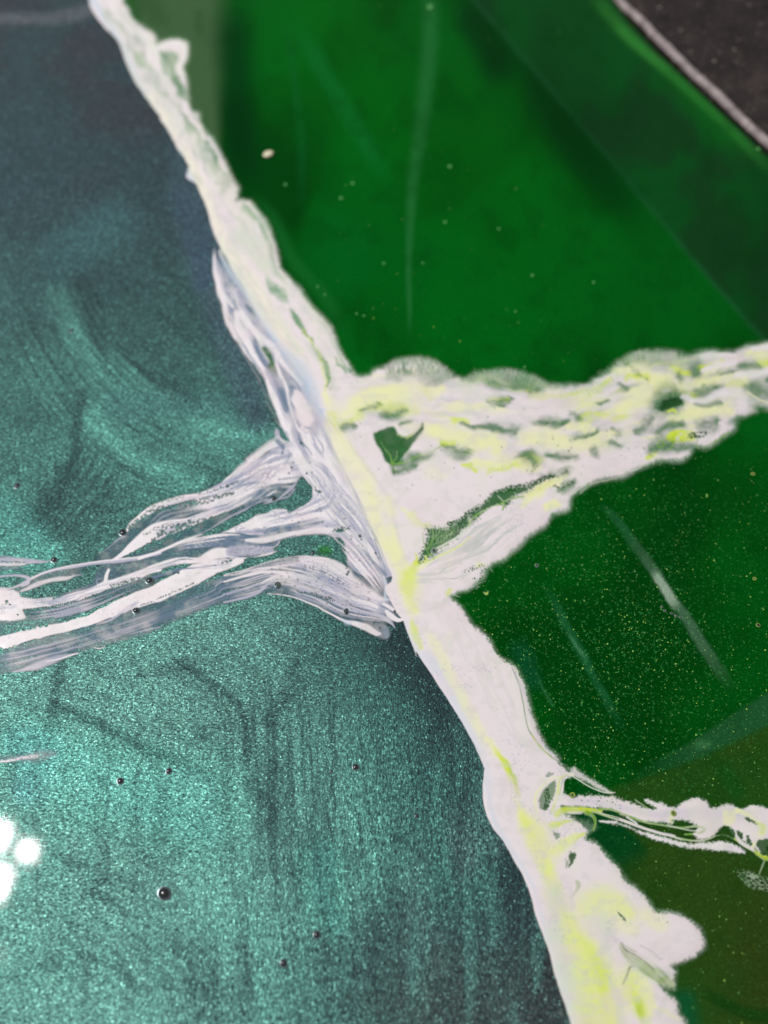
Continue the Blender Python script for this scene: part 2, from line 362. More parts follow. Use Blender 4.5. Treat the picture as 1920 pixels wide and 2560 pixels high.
    # S2: long strand and its tail to the left edge
    line('a -60,565,24 0,555,20 120,545,10 230,500,14 330,440,15 450,385,13 600,345,16 800,315,16 1000,280,18 1200,262,20 1400,240,18 1550,205,20 1659,180,18', LAV, a=.95, soft=.3, wa=1.5)
    line('a 300,452,5 600,335,6 1000,268,7 1400,228,8 1659,170,8', PINK, a=.9, wa=1.5)
    line('b 280,1065,14 450,1010,14 600,945,16 750,880,18 900,838,20 1100,810,22 1250,775,30', PINK, a=.95, soft=.25, wa=2)
    line('b 1150,790,12 1300,745,40 1420,700,60 1500,670,66 1600,690,90 1659,690,100', PINK, a=.9, soft=.25, wa=3)
    streak('b 1200,775,20 1350,720,60 1500,720,100 1659,720,110', SLATE, a=.6, L=50, W=2.4, lo=.55, hi=.65, wa=14, ws=18, gate=(.45, .6, 25))
    S2V = 'b 620,1000,14 800,930,50 1000,900,68 1200,880,80 1400,880,80 1659,880,85 | c 150,1230,90 350,1180,75 600,1120,60 760,1060,30'
    streak(S2V, SLATE, a=.9, L=240, W=4.5, lo=.36, hi=.5, wa=3)
    streak(S2V, WHITE, a=.95, L=260, W=3.2, lo=.5, hi=.6, wa=3)
    line('b 900,838,5 1150,800,7 1350,820,10 1500,850,10 1659,840,8 | c 120,1215,8 330,1165,8 560,1130,7 700,1100,5', SLATE2, a=.9, wa=2)
    line('c -160,1235,8 0,1265,10 150,1250,9 350,1190,7 520,1140,6 700,1110,5', SLATE2, a=.85, wa=2)
    line('c -100,1300,16 0,1295,26 150,1280,34 300,1240,30 500,1210,26 700,1190,30 820,1190,26', PINK, a=.85, soft=.4)
    line('c -120,1350,5 0,1340,8 120,1330,7 260,1280,5 420,1240,4', SLATE2, a=.9)
    # hook, sprig, loop
    line('a -60,425,10 0,420,10 120,412,10 230,415,14 300,440,18 290,490,14 230,520,9', LAV, a=.95, wa=1)
    line('a 220,575,10 300,545,18 400,500,26 500,465,20 620,445,22 700,440,18 760,420,8', PINK, a=.75, soft=.5)
    line('a 760,415,12 860,400,6', LAV, a=.6)
    line('a 1128,355,14 1105,410,18 1095,470,20 1080,520,30', PINK, a=.95, soft=.2, wa=1)
    line('a 1040,510,6 1005,480,6 1020,445,5 1060,440,4', LAV, a=.7)
    # blob at the left margin and S3
    blob('a -120,560 0,556 100,560 190,580 220,640 250,680 240,760 270,840 200,870 100,880 0,880 -120,900', PINK, a=.95, soft=2.5, fuzz=2)
    streak('a -60,760,60 60,740,70 200,720,60', LAV, a=.6, L=40, W=5, lo=.5, hi=.6, wa=12, ws=25)
    line('a 240,700,60 350,700,48 450,690,44 600,680,50 750,645,50 900,600,44 1000,560,42 1100,515,44 1250,480,36 1400,420,38 1540,370,30 1659,345,28', PINK, a=.96, soft=.22, wa=2)
    line('b 200,1280,26 350,1200,34 500,1140,34 640,1100,36 760,1085,34 900,1085,30 980,1060,50 1080,1020,60 1180,1010,50', PINK, a=.96, soft=.25, wa=2)
    streak('a 300,690,30 500,670,26 800,620,26', SLATE, a=.5, L=80, W=2.2, lo=.5, hi=.62)
    line('b 0,1310,18 120,1270,22 250,1230,24 400,1180,20', PINK, a=.9)
    line('a 560,640,6 700,590,10 850,545,12 980,500,8', SLATE, a=.7)
    cells('a 260,780,24 400,770,34 550,760,36 700,720,30 850,680,24 1000,610,20', 4.8, fill=.44, var=.4, ang=-.25)
    cells('a 1150,520,16 1300,480,20 1450,440,16', 4.2, fill=.44, ang=-.35)
    cells('a -40,830,20 80,690,22 120,720,18', 5, fill=.3, dens=.35)
    streak('a 250,850,60 600,800,60 900,720,60 1200,600,50 1500,480,40', LAV, a=.75, L=160, W=2.2, lo=.53, hi=.63, wa=3)
    line('b 1240,1000,60 1350,990,56 1480,985,44 1600,985,40 1659,990,30', LAV, a=.88, soft=.3)
    line('c -40,1400,30 40,1390,26 110,1380,10', LAV, a=.85)
    line('b 1200,1050,6 1350,1060,6 1500,1040,7 1659,1015,8 | c 60,1440,7 160,1425,6 230,1400,5', PINK, a=.9)
    speck('b 1240,950 1600,950 1600,1030 1240,1040', 60, .9, 2.0, a=.7)
    streak('b 400,1120,26 550,1070,30 750,1040,30 900,1040,20', SLATE2, a=.85, L=120, W=2.0, lo=.45, hi=.56)
    line('b 470,1155,3 620,1110,5 760,1080,6 860,1085,3', SLATE2, a=.95)
    # S4: the broad bright strand
    line('a -60,1125,66 100,1090,66 300,1025,62 500,985,58 700,940,50 900,885,52 1100,800,66 1300,710,76 1500,640,84 1659,585,92 | b 550,1390,92 700,1310,100 850,1240,100 1000,1180,84 1130,1140,64 1260,1110,44 1350,1085,28', PINK, a=.98, soft=.07, wa=3, ws=20)
    streak('b 900,1140,40 1100,1120,50 1280,1090,40', LAV, a=.7, L=60, W=4, lo=.5, hi=.62, wa=6)
    line('b 380,1290,8 480,1250,14 620,1210,16 720,1175,12 900,1160,8 1080,1140,5', SLATE, a=.85)
    line('b 520,1262,4 600,1235,7 640,1215,5', SLATE2, a=.9)
    cells('b 1050,1130,14 1150,1110,18 1260,1085,16', 5.5, fill=.4, dens=.5)
    cells('a -40,1010,30 100,985,32 250,960,26 400,930,26 500,910,20', 9.5, fill=.47, var=.3, a=.95)
    cells('a -40,960,26 150,925,26 350,890,24 550,860,20', 4.0, fill=.46, ang=-.2)
    cells('a 520,905,12 640,885,12 780,840,10 900,800,10 1060,730,10 1250,640,12 1440,545,10', 6.5, fill=.38, dens=.4)
    cells('a -30,1250,16 60,1190,16 150,1150,10', 6, fill=.4)
    cells('b 300,1560,6 500,1480,7 700,1390,8 850,1320,7', 4.2, fill=.42)
    line('a 1290,800,8 1340,770,10 1400,710,14 1430,690,12', LAV, a=.9)
    line('a 1000,930,4 1150,880,10 1260,800,12 1310,760,10 1400,695,8', LAV, a=.8)
    line('a 980,1155,5 1040,1160,7 1100,1145,3', PINK, a=.8)
    line('a 1100,1070,3 1250,1040,5 1400,1010,5 1550,970,8 1659,950,8', LAV, a=.75, brk=.1)
    # lower small islands
    line('a -60,262,34 60,262,38 200,262,36 330,262,26 430,268,14 520,262,4', LAV, a=.9, soft=.3)
    line('a -60,300,12 100,306,12 260,296,8', PINK, a=.7)
    line('a -60,330,16 100,335,16 250,330,6', SLATE, a=.5)
    line('a -60,215,6 60,218,6 160,230,4', LAV, a=.6)
    cells('a -40,275,10 100,270,12 250,272,10', 4.2, fill=.42)
    line('a 130,1410,5 250,1385,16 400,1345,34 550,1290,34 680,1240,18 810,1222,6', LAV, a=.8, soft=.6)
    line('a 480,1310,4 620,1270,7 740,1235,8 820,1218,4', PINK, a=.9)
    line('G -30,1618,6 60,1612,8 150,1595,10 240,1582,10', PINK, a=.95, wa=2)
    line('G -30,1600,14 100,1595,18 250,1580,30 360,1570,14', SLATE, a=.35, soft=.9)
    cells('G 0,1610,8 120,1600,10 240,1580,10', 4, fill=.34, dens=.6)
    # ---------- rims and bright lines of the wide lower veil
    line('d 0,548,4 180,503,6 260,468,6 420,423,5 560,388,5 700,380,6 760,392,5 900,405,7', PINK, a=.9, wa=1.5)
    line('d 0,600,6 200,550,10 400,520,14 560,540,22 700,590,26 850,650,28 1000,710,30 1150,770,34 1300,820,36', PINK, a=.9, soft=.5)
    line('d 0,560,4 150,530,5 330,490,7 480,490,9 620,510,8 740,545,8 830,590,6', PINK, a=.8)
    line('d 330,620,6 420,580,14 520,560,20 640,570,20 760,600,14', PINK, a=.8, soft=.7)
    line('d 0,778,8 120,755,10 220,730,14 300,700,14 340,660,12 400,610,8 460,590,6', LAV, a=.95, soft=.5)
    line('d 380,705,4 560,722,5 700,770,6 850,838,7 960,895,8 1060,950,12 1150,975,24 1230,1000,28 1310,1050,22 1345,1055,8', PINK, a=.92, soft=.35)
    line('d 1020,930,8 1060,960,18 1100,970,8', BLUE, a=.5, soft=.8)
    blob('d 1300,965 1370,960 1420,1000 1432,1050 1415,1090 1380,1098 1345,1085 1330,1050', BLUE, a=.6, soft=4, mod=g_fine)
    line('d 1300,880,10 1380,915,16 1450,960,12 1478,998,4', LAV, a=.95, soft=.25)
    line('d 1400,860,14 1440,900,26 1500,935,20 1560,925,10', PINK, a=.97, soft=.2)
    line('d 1380,800,12 1450,840,14 1515,885,6', PINK, a=.95, soft=.2)
    cells('d 640,690,10 800,720,16 950,770,14', 4.0, fill=.4, ang=.3)
    cells('d 700,470,14 850,520,16 1000,600,14', 4.0, fill=.36, dens=.6, ang=.4)
    cells('d 1060,490,10 1080,530,12 1060,550,8', 5.5, fill=.42)
    cells('d 680,245,10 780,225,16 850,220,20 900,215,12', 7, fill=.44, a=.95)
    cells('d 950,165,18 1010,150,18 1080,150,12', 6, fill=.42, a=.95)
    blob('d 960,165 1000,155 1030,165 1020,178 970,178', SLATE2, a=1, soft=2, rubit=True)
    line('d 1200,330,5 1260,400,9 1300,450,14 1350,510,22 1395,550,16', SLATE, a=.9, wa=1)
    line('d 1300,240,6 1330,330,8 1370,430,6 1400,520,4', SLATE, a=.7, wa=1)
    line('d 1375,590,10 1400,650,12 1395,740,12 1410,770,8', BLUE, a=.8)
    line('c 225,260,26 270,300,28 285,350,18 270,400,8', SLATE, a=.92)
    line('c 330,360,8 350,420,14 300,520,12', SLATE, a=.5, soft=.8)
    line('c 450,240,10 480,290,16 540,350,8 580,420,5', SLATE, a=.8)
    line('c 640,250,6 690,310,8 700,390,5', SLATE, a=.6)
    for sp_ in ('a 240,700,46 450,690,42 600,680,48 750,645,48 1000,560,40 1250,480,34 1540,370,28', 'b 200,1280,30 350,1200,34 500,1140,34 640,1100,34 760,1085,30', 'b 400,880,60 620,735,50 800,690,40 1000,610,34 1200,530,40 1500,400,50 | c 200,600,60 400,520,120',
                'b 400,560,30 750,440,30 1050,380,50 1300,270,90 1500,180,140 | c 200,480,200 400,500,160', 'c 0,1120,60 200,1060,80 450,1000,80 700,900,120 800,700,160', 'c 500,500,160 640,640,180 800,850,180 1000,1080,160 1200,1400,100',
                'd 640,450,60 800,500,90 950,580,110 1100,660,100 1250,730,60', 'd 500,560,40 700,600,60 900,680,80 1100,770,90 1300,840,90 1450,900,50'):
        streak(sp_, LAV, a=.85, L=130, W=2.6, lo=.5, hi=.62, wa=6, ws=40, tintit=True)
        streak(sp_, col(130, 140, 165), a=.75, L=150, W=1.6, lo=.58, hi=.68, wa=6, ws=40, tintit=True)
    # windows to the teal
    for w_ in ('c -20,925 110,903 190,878 240,858 330,835 400,740 450,655 490,636 530,672 580,735 587,830 545,900 440,958 355,1004 335,985 290,967 220,966 150,985 110,1012 0,1038 | b 1560,602 1500,612 1450,650 1300,725 1150,792 950,835 870,848 1000,790 1100,728 1250,648 1380,588 1500,510 1600,486',
               'd 20,535 100,492 170,455 195,425 205,395 330,388 430,362 470,332 560,268 640,252 760,247 900,236 950,242 1000,285 1040,360 1060,440 1068,485 1035,450 960,412 850,388 760,378 640,378 520,397 420,418 300,457 180,497',
               'c 262,235 330,268 348,262 310,205 262,118 245,150', 'a 560,640 700,600 560,660'):
        blob(w_, None, a=1, soft=1.6, wa=1.5, ws=12, rubit=True)
    line('c 80,912,5 200,880,6 240,862,6 330,838,8 400,760,8', LAV, a=.85, wa=1.5)
    line('c 330,1003,4 360,1020,5 300,1040,4', SLATE, a=.6)
    # holes strewn over the left body
    speck('c 0,480 250,380 600,480 900,900 1200,1200 1300,1600 1000,1500 700,1150 200,1150 0,700', 190, .8, 2.6, a=.75)
    speck('d 560,400 900,410 1080,560 1300,720 1200,960 900,860 600,700 400,520', 230, .7, 2.3, a=.75)
    speck('b 1300,200 1659,60 1659,300 1200,420', 60, .8, 2.4, a=.8)
    speck('b 0,1380 1300,1100 1300,1180 400,1500 0,1600', 80, .6, 1.6, a=.5)
    for q in ('c 345,600,9', 'c 372,542,11', 'c 528,602,11', 'c 562,488,7', 'c 620,745,7', 'c 622,775,11', 'c 660,790,15', 'c 640,790,9', 'c 472,290,17', 'c 1080,1252,17', 'c 1092,1285,9', 'c 1242,1428,11',
              'a 1315,600,17', 'a 1430,545,9', 'a 690,878,20', 'a 840,835,11', 'a 885,815,9', 'a 75,685,16', 'a 110,715,10', 'a 250,975,16', 'a 480,930,20', 'a 5,1180,28', 'a 190,820,10', 'b 1230,1090,14', 'b 1200,1105,9', 'b 690,1215,14', 'b 1200,320,18', 'd 1062,850,16', 'd 1345,1003,7', 'd 1480,862,14', 'd 1500,880,8'):
        p = T(q)[0]; sl = box(np.array([[p[0], p[1]]]), p[2] + 4); X, Y = grid(sl)
        rub(sl, sm(1.25, .75, np.hypot(X - p[0], (Y - p[1]) * 1.15) / p[2]))

    # ============ 4. main vein
    TOP = ('P 190,-140 200,-60 | A 575,0 620,100 700,200 760,260 800,360 850,480 900,570 970,660 1040,770 1110,890 1170,990 1220,1070 1210,1150 1270,1190 1310,1280 1350,1380 1380,1500 1440,1630 | E 430,640 480,740 540,820 | '
           'e 580,720 680,900 800,1080 900,1200 1020,1360 1120,1500 1220,1700 1290,1850 1340,1990 | c 800,330 900,520 1000,720 1080,880 1150,1050 1220,1200 1300,1380 1365,1560 1410,1659 | H 1240,1180 1200,1220 1230,1300 1290,1400 1320,1440 1400,1659 | '
           'P 900,1410 940,1470 985,1540 1025,1610 1046,1660 | L 1480,10 1468,180 1490,290 1540,400 1600,470 | M -20,540 70,700 120,820 150,950 200,1080 240,1200 280,1350 330,1500 380,1659 440,1900 1300,1900 1140,1700 1120,1640 1080,1600 1060,1510 '
           '1010,1470 950,1400 1045,1430 1045,1350 1060,1320 1030,1285 1110,1250 1190,1210 1245,1150 1230,1080 1190,1020 1110,965 1020,935 930,930 880,860 820,790 740,740 690,660 640,600 580,530 540,490 470,460 490,420 530,390 490,350 '
           '400,330 300,260 330,150 380,40 300,-30 | J 300,1600 220,1520 170,1430 140,1350 110,1250 90,1150 50,1060 0,990 | f 980,1659 920,1540 850,1460 760,1390 700,1300 650,1220 570,1160 560,1120 640,1100 750,1060 700,800 300,400 | I 240,380 190,340 | '
           'E 1260,1390 1200,1290 1150,1200 1110,1090 1050,1020 970,930 900,830 830,760 780,700 760,600 730,500 690,400 640,340 580,270 500,270 | A 1530,1300 1545,1220 1510,1170 1470,1080 1430,1000 1390,920 1330,850 1295,790 1285,735 1240,725 1225,670 1215,600 '
           '1210,520 1190,440 1215,380 1220,310 1190,262 1080,262 1025,285 1000,230 930,180 860,130 830,60 800,0 | P 290,-60 270,-140')
    # left rim (crisp) and right side (feathered) get different edges
    pts = T(TOP); p = smooth(pts[:, :2], 3, True)
    sl = box(p, 14); X, Y = grid(sl)
    Xw, Yw = warped(X, Y, 1.5, 25, 3); d = sdpoly(p, Xw, Yw)
    LE = smooth(T('P 200,-140,1 | A 575,0,1 760,260,1 900,570,1 1110,890,1 1215,1110,1 1380,1500,1 | E 430,640,1 540,820,1 | e 800,1080,1 1120,1500,1 1340,1990,1 | c 1000,720,1 1220,1200,1 1410,1659,1 | H 1320,1440,1 1400,1659,1 | P 985,1540,1 1046,1660,1 | L 1470,180,1 1600,470,1 | M 120,820,1 240,1200,1 380,1659,1 440,1900,1'), 4)
    # distance along: right side factor from the row-wise centre
    cy = np.array([-160, 0, 300, 500, 700, 900, 1100, 1300, 1450, 1550, 1700, 1900, 2100, 2300, 2560, 2700.]); cxx = np.array([240, 270, 420, 530, 640, 760, 880, 980, 1020, 1060, 1180, 1280, 1380, 1480, 1560, 1600.])
    right = sm(-14, 14, X - np.interp(Y, cy, cxx))
    low = sm(1350, 1600, Y)
    fz = right * low
    dd = d + fz * 13 * (fbm(X / 5.5, Y / 5.5, 3, 9) - .5) + fz * 5 * (fbm(X / 2.6, Y / 2.6, 1, 19) - .5)
    m = sm(-1.8, 1.8, dd) * (1 - right) + right * ((1 - low) * sm(-9, 7, d + 6 * (fbm(X / 7, Y / 7, 2, 23) - .5)) + low * sm(-6, 6, dd))
    put(sl, m, WHITE)
    halo = sm(-13, 3, d + 7 * (fbm(X / 9, Y / 9, 2, 29) - .5)) * (1 - m) * right * (.35 + .3 * fbm(X / 7, Y / 7, 2, 39))
    put(sl, halo * .4 * np.maximum(low, .5), col(140,175,150))
    # soft colour along the vein
    line('A 600,0,18 790,300,16 930,600,16 1200,1060,14 1390,1520,18 | E 440,660,16 620,920,24 | e 800,1050,30 1000,1300,60 1160,1560,60 1260,1850,30', BLUE, a=.7, soft=.95, tintit=True)
    line('H 1330,1460,22 1420,1659,26 | P 930,1430,18 1000,1550,14 1048,1670,12 | L 1500,150,20 1560,380,20 | M 100,700,16 180,930,20 300,1300,24 400,1659,26 430,1850,26', BLUE, a=.4, soft=.95, tintit=True)
    line('A 980,620,30 1150,900,30 1300,1180,30 | E 400,520,40 560,760,50 700,1000,50 900,1250,30', IVORY, a=.7, soft=.9, tintit=True)
    line('E 520,500,50 600,560,60 690,700,30', MINT, a=.8, soft=.9, tintit=True)
    line('E 880,760,30 980,900,50 1050,1020,40', MINT, a=.7, soft=.9, tintit=True)
    YL = [('e 1300,1600,20 1380,1780,34 1430,1900,34', YEL, .8), ('I 60,600,16 120,680,22 140,740,20', YEL2, .9), ('I 110,760,40 180,860,70 260,980,75 310,1120,55 360,1300,45 430,1450,40 520,1620,36', YEL, .75), ('I 300,900,70 350,1000,60', IVORY, .6),
          ('f 300,850,12 270,900,30 225,960,50 215,1050,56 235,1110,30', YEL2, .62), ('f 225,1000,90 230,1120,80 250,1250,50', YEL, .6),
          ('f 250,1370,20 265,1440,32 290,1520,28 320,1600,16', YEL2, .7), ('f 420,1500,30 460,1600,46 | g 480,80,50', YEL, .55),
          ('g 490,70,26 590,170,40 660,280,40', YEL, .8), ('g 600,190,20 680,310,34 740,430,34 790,520,26 810,590,16', YEL2, .95), ('g 700,300,14 760,450,18 800,560,16', LIME, .8),
          ('g 800,600,14 770,650,12 790,700,12 840,780,24', YEL, .9), ('g 840,800,40 890,880,70 960,970,100 1010,1100,110 1040,1230,70 1110,1380,70 1160,1600,80 | M 300,900,60', YELG, .9),
          ('g 880,860,10 900,960,20 990,1050,24', YEL2, .3), ('g 1100,940,24 1180,935,40 1270,900,24 1370,870,14', YEL2, .85), ('g 1160,1200,60 1250,1160,60 1350,1090,44 1430,1040,24 1560,1000,8', YELG, .9), ('g 1380,1110,12 1440,1060,14 1490,1020,10', YEL2, .6),
          ('M 270,800,50 310,950,60', MINT, .9), ('M 305,900,12 330,960,14 400,1040,14', YEL2, .55), ('M 280,1000,60 330,1150,110 420,1350,130 500,1659,120 540,1850,120', MINT, .85), ('M 350,980,50 410,1090,80 470,1200,105 530,1320,115 560,1450,125 570,1600,130 590,1850,140', YELG, .9), ('M 440,1100,20 520,1230,34 590,1360,40 610,1480,44 640,1620,50 660,1800,50', YEL2, .2),
          ('M 540,1220,24 585,1310,50 600,1400,44 600,1470,20', YEL2, .42), ('M 480,1600,40 520,1700,50', YEL2, .3), ('M 480,900,80 560,860,90 650,880,80 740,940,60', YELG, .8), ('M 860,960,50 960,1010,50', YEL, .6), ('M 640,980,90 700,1000,60 790,1050,40', YEL, .55), ('M 560,1000,80 600,1080,60', MINT, .6),
          ('M 800,1330,60 775,1400,90 800,1480,84 850,1550,60 860,1640,30', YELG, .95), ('M 800,1400,24 810,1480,40 840,1540,36', YEL2, .6), ('M 840,1400,50 880,1480,40 900,1540,24', YEL, .8), ('M 830,1540,26 850,1590,20 845,1640,12', LIME, .8), ('M 700,1180,10 740,1230,40 830,1280,50 930,1340,50 1000,1400,30', MINT, .9), ('M 720,1200,20 760,1250,24', YG, .4),
          ('M 300,790,10 290,840,14', LIME, .35), ('M 920,1540,12 1000,1580,14 1080,1640,14', YEL, .8)]
    for sp_, c_, a_ in YL: line(sp_, c_, a=a_, soft=.75, wa=6, ws=30, tintit=True)
    melt('g 500,60,160 700,350,180 850,800,200 1000,1100,240 1150,1500,260 | M 400,1000,200 520,1300,260 640,1600,280 700,1850,280', 26, amp=9, scale=36, taps=7)
    melt('f 250,1000,160 330,1250,150 400,1500,160', 14, amp=6, scale=36, taps=7)
    # drifts of grey-green where the white is thin (top of the vein)
    for w_, c_, a_ in (('A 870,280 910,330 900,400 960,420 950,370 880,260', GRYG, .8), ('A 1040,350 1130,340 1160,400 1100,450 1040,430', col(110,145,115), .9), ('A 930,480 1050,490 1040,560 960,560', GRYG, .6), ('A 1120,500 1190,560 1180,600 1120,560', col(110,145,115), .7),
                        ('A 680,60 720,90 700,150 670,110', GRYG, .6), ('A 1300,920 1360,930 1420,1060 1400,1110 1340,1060 1300,1000', col(150,175,150), .85), ('A 1430,1120 1500,1150 1470,1250 1430,1260', col(120,160,125), .8), ('A 1160,860 1200,840 1190,900 1160,900', LAV, .6), ('A 1270,1120 1320,1180 1310,1200 1260,1150', GRYG, .4),
                        ('A 1560,1340 1600,1330 1650,1400 1640,1440', col(100,150,105), .8), ('A 1230,740 1290,760 1280,800', GRYG, .4)):
        blob(w_, c_, a=a_, soft=4, wa=6, ws=16)
    line('A 1015,290,8 990,330,12 960,380,10 1000,440,10 1080,470,10 1160,500,10', PINK, a=.8)
    line('E 540,300,8 620,370,14 680,470,18 720,580,18 740,690,14 790,790,10', col(130,165,130), a=.85, soft=.7)
    line('E 600,290,6 660,370,10 700,450,8', col(110,160,110), a=.7, soft=.7)
    line('E 450,350,10 520,400,14 580,470,10', GRYG, a=.5, soft=.8)
    line('E 700,770,12 740,840,30 790,890,34 820,910,8', col(105,155,115), a=.9, soft=.5)
    line('E 600,640,8 680,730,14 720,800,10', MINT, a=.7, soft=.8)
    line('E 850,980,8 880,1040,22 925,1100,18 950,1140,6', col(95,145,100), a=.9, soft=.5)
    line('E 940,1120,5 980,1190,8 1010,1250,12 1060,1300,14 1090,1370,22 1095,1440,14 1095,1480,5', col(80,140,70), a=.9, soft=.4)
    line('E 925,1100,6 970,1170,6 1040,1300,8 1060,1400,7 1080,1500,6', YEL2, a=.55, soft=.8)
    line('E 1030,1050,5 1090,1110,8 1140,1220,8 1180,1310,10 1230,1380,6', col(120,165,125), a=.7, soft=.6)
    line('E 1130,1280,5 1170,1340,9 1210,1390,6', col(90,150,95), a=.8)
    line('E 1100,1500,8 1130,1480,10', col(110,150,105), a=.8)
    line('E 600,540,5 680,640,5 760,700,5', GRYG, a=.4)
    streak('A 700,60,30 800,180,50 950,330,90 1060,480,110 1150,640,80 1300,950,80 1420,1150,80 1500,1300,60', col(120, 150, 120), a=.95, L=40, W=9, lo=.47, hi=.6, wa=22, ws=40, tintit=True, octv=3)
    line('A 1040,420,10 1020,330,14 1090,285,16 1180,290,16 1200,360,14 1170,440,12 1190,500,12', PINK, a=.9, soft=.6)
    line('A 720,20,16 800,150,18 900,220,22 980,290,20 960,350,12', PINK, a=.9, soft=.6)
    rib_top = 'A 700,0,60 830,260,120 980,500,140 1120,800,110 1280,1080,120 1400,1280,110 1550,1450,120 | E 520,520,160 640,720,160 800,900,170 960,1120,180 1120,1350,150'
    streak(rib_top, MINT, a=.45, L=120, W=8, lo=.5, hi=.65, wa=14, ws=50, tintit=True)
    streak(rib_top, GRY, a=.6, L=90, W=5, lo=.54, hi=.66, wa=16, ws=50, tintit=True)
    melt('A 620,40,60 850,280,110 980,500,130 1120,800,110 1280,1080,110 1420,1280,100 1550,1450,110 | E 520,520,130 640,720,140 800,900,150 960,1120,150 1150,1380,120', 8, amp=9, scale=22, taps=5, edge=40)
    # fine mottling of the lower vein: faint grey specks and pale threads
    streak('f 500,1100,90 620,1330,150 760,1560,170 | g 700,-100,200 900,150,220 1000,380,200', GRY, a=.3, L=90, W=8, lo=.5, hi=.7, wa=10, tintit=True)
    blob('M 700,1130 760,1190 850,1240 960,1320 1050,1390 1050,1440 980,1410 880,1360 800,1300 740,1240 705,1190', col(160, 180, 120), a=.9, soft=4, tintit=True)
    streak('M 690,1120,20 760,1200,50 850,1270,60 960,1350,60 1060,1430,50', col(110, 140, 80), a=.8, L=90, W=3, lo=.45, hi=.6)
    line('M 708,1135,3 730,1175,5 780,1205,5 850,1250,4 920,1310,4', col(40, 60, 55), a=.85, wa=1)
    line('M 820,1190,20 900,1240,26 980,1290,24 1040,1320,12', WHITE, a=.85, soft=.6)
    line('M 830,1150,4 900,1190,6 970,1240,5', GRYG, a=.6)
    line('M 690,950,4 715,970,5 735,1000,4', GRYG, a=.8); cells('M 690,945,10 730,985,12', 4, fill=.4)
    line('M 790,1290,3 765,1290,6 755,1310,6 740,1350,5 715,1400,4', col(90, 110, 70), a=.8, wa=1)
    line('M 420,740,12 430,760,14 415,800,7 380,850,5', col(170, 185, 140), a=.7)
    line('M 150,290,5 20,230,3', GRYG, a=0.0)
    for q_ in ('M 640,1340,14 660,1430,26 690,1530,30 700,1640,30', 'M 380,790,14 400,900,20', 'M 1000,1500,20 960,1600,24', 'M 640,1060,24 610,1150,30 560,1200,20'):
        line(q_, GRY, a=.5, soft=.9, tintit=True, wa=8)
    cells('M 900,820,20 1000,1000,10', 4, fill=.3, dens=.4)
    cells('g 1100,560,40 1120,650,34 1090,740,30', 6, fill=.46, var=.5, a=.8)
    # green crevices on the right side of the lower vein
    line('J 0,1010,3 30,1080,5 60,1180,5 80,1300,5 100,1400,5 130,1450,7 180,1520,7 240,1575,5 330,1640,4 ', col(70,120,80), a=.7, soft=.6, wa=2)
    line('J 125,1440,5 150,1490,7 200,1545,6 260,1600,3', YEL2, a=.5, wa=2)
    line('J 20,1050,9 80,1180,13 115,1300,13 150,1420,13 200,1500,12 270,1580,9', LAV, a=.3, soft=.9)
    # holes under the knot of the lower branch
    for w_, r_ in (('g 1040,600 1080,520 1180,460 1200,480 1190,600 1140,700 1080,780 1020,700', .55), ('g 1110,380 1170,390 1150,420 1100,430', .4), ('M 345,75 420,80 500,120 580,158 680,162 720,192 600,180 470,178 370,170 335,130', 1), ('g 1270,300 1330,330 1370,400 1340,395', .8), ('M 410,330 470,320 520,350 530,390 490,410 450,370', .75), ('M 270,410 310,440 290,460', .5), ('M 380,550 410,560 400,610 370,640 375,590', .9), ('M 345,590 365,620 350,660', .4)):
        blob(w_, None, a=r_, soft=3, wa=4, ws=14, fuzz=4, fs=4, rubit=True)
    # finger above the branch
    blob('M 380,10 400,-10 450,30 520,75 600,125 650,158 620,160 540,130 470,85 400,60 380,45', WHITE, a=.8, soft=5, fuzz=5, fs=4)
    line('M 380,45,3 450,90,4 520,130,4 600,160,4 670,160,3', MINT, a=.9, wa=1)
    line('g 1370,400,14 1300,400,22 1180,430,26 1080,500,30 1010,580,40 980,700,30', WHITE, a=.95, soft=.4)
    line('g 1370,398,8 1290,410,10 1150,450,9 1060,520,9 1000,600,14 980,700,14 1010,800,14', YEL, a=.8, soft=.6)
    line('g 1340,405,10 1270,450,22 1240,560,34 1220,680,38 1170,790,40', WHITE, a=.95, soft=.3)
    line('g 1320,405,8 1240,450,10 1220,560,14 1200,680,16 1150,790,14', YEL2, a=.7)
    line('g 1275,450,5 1245,580,5 1215,740,5', col(150,180,80), a=.8)
    line('g 1280,470,8 1260,600,10 1250,700,12 1200,800,12', PINK, a=.9)
    blob('e 640,1110 720,1150 750,1250 790,1340 795,1400 740,1380 700,1330 715,1280 670,1200', DEEPG, a=.9, soft=3)
    # ============ 5. branch to the right, lower
    blob('M 290,200 335,165 400,178 480,178 640,188 740,213 820,242 900,266 935,262 880,225 858,205 870,200 960,222 1050,262 1110,222 1190,192 1250,212 1300,260 1400,236 1480,262 1560,242 1659,255 1760,262 1900,270 1900,480 1700,470 1620,560 1560,520 1500,480 1440,410 1380,380 '
         '1330,400 1300,440 1230,470 1180,430 1200,380 1120,345 1040,345 1030,368 930,350 830,343 720,300 620,266 500,254 420,246 300,262', WHITE, a=.97, soft=4.5, wa=4, fuzz=6, fs=4)
    line('M 380,210,20 560,225,24 760,270,22 950,300,24 1100,290,30 1300,300,40 1500,300,40', LAV, a=.3, soft=.9, tintit=True)
    line('M 1380,290,20 1400,340,36 1420,300,30', YEL, a=.7, tintit=True); line('M 1035,280,10 1030,340,22', YEL, a=.6, tintit=True)
    speck('M 380,180 560,185 740,230 700,280 480,240', 26, .8, 2.4, a=.8)
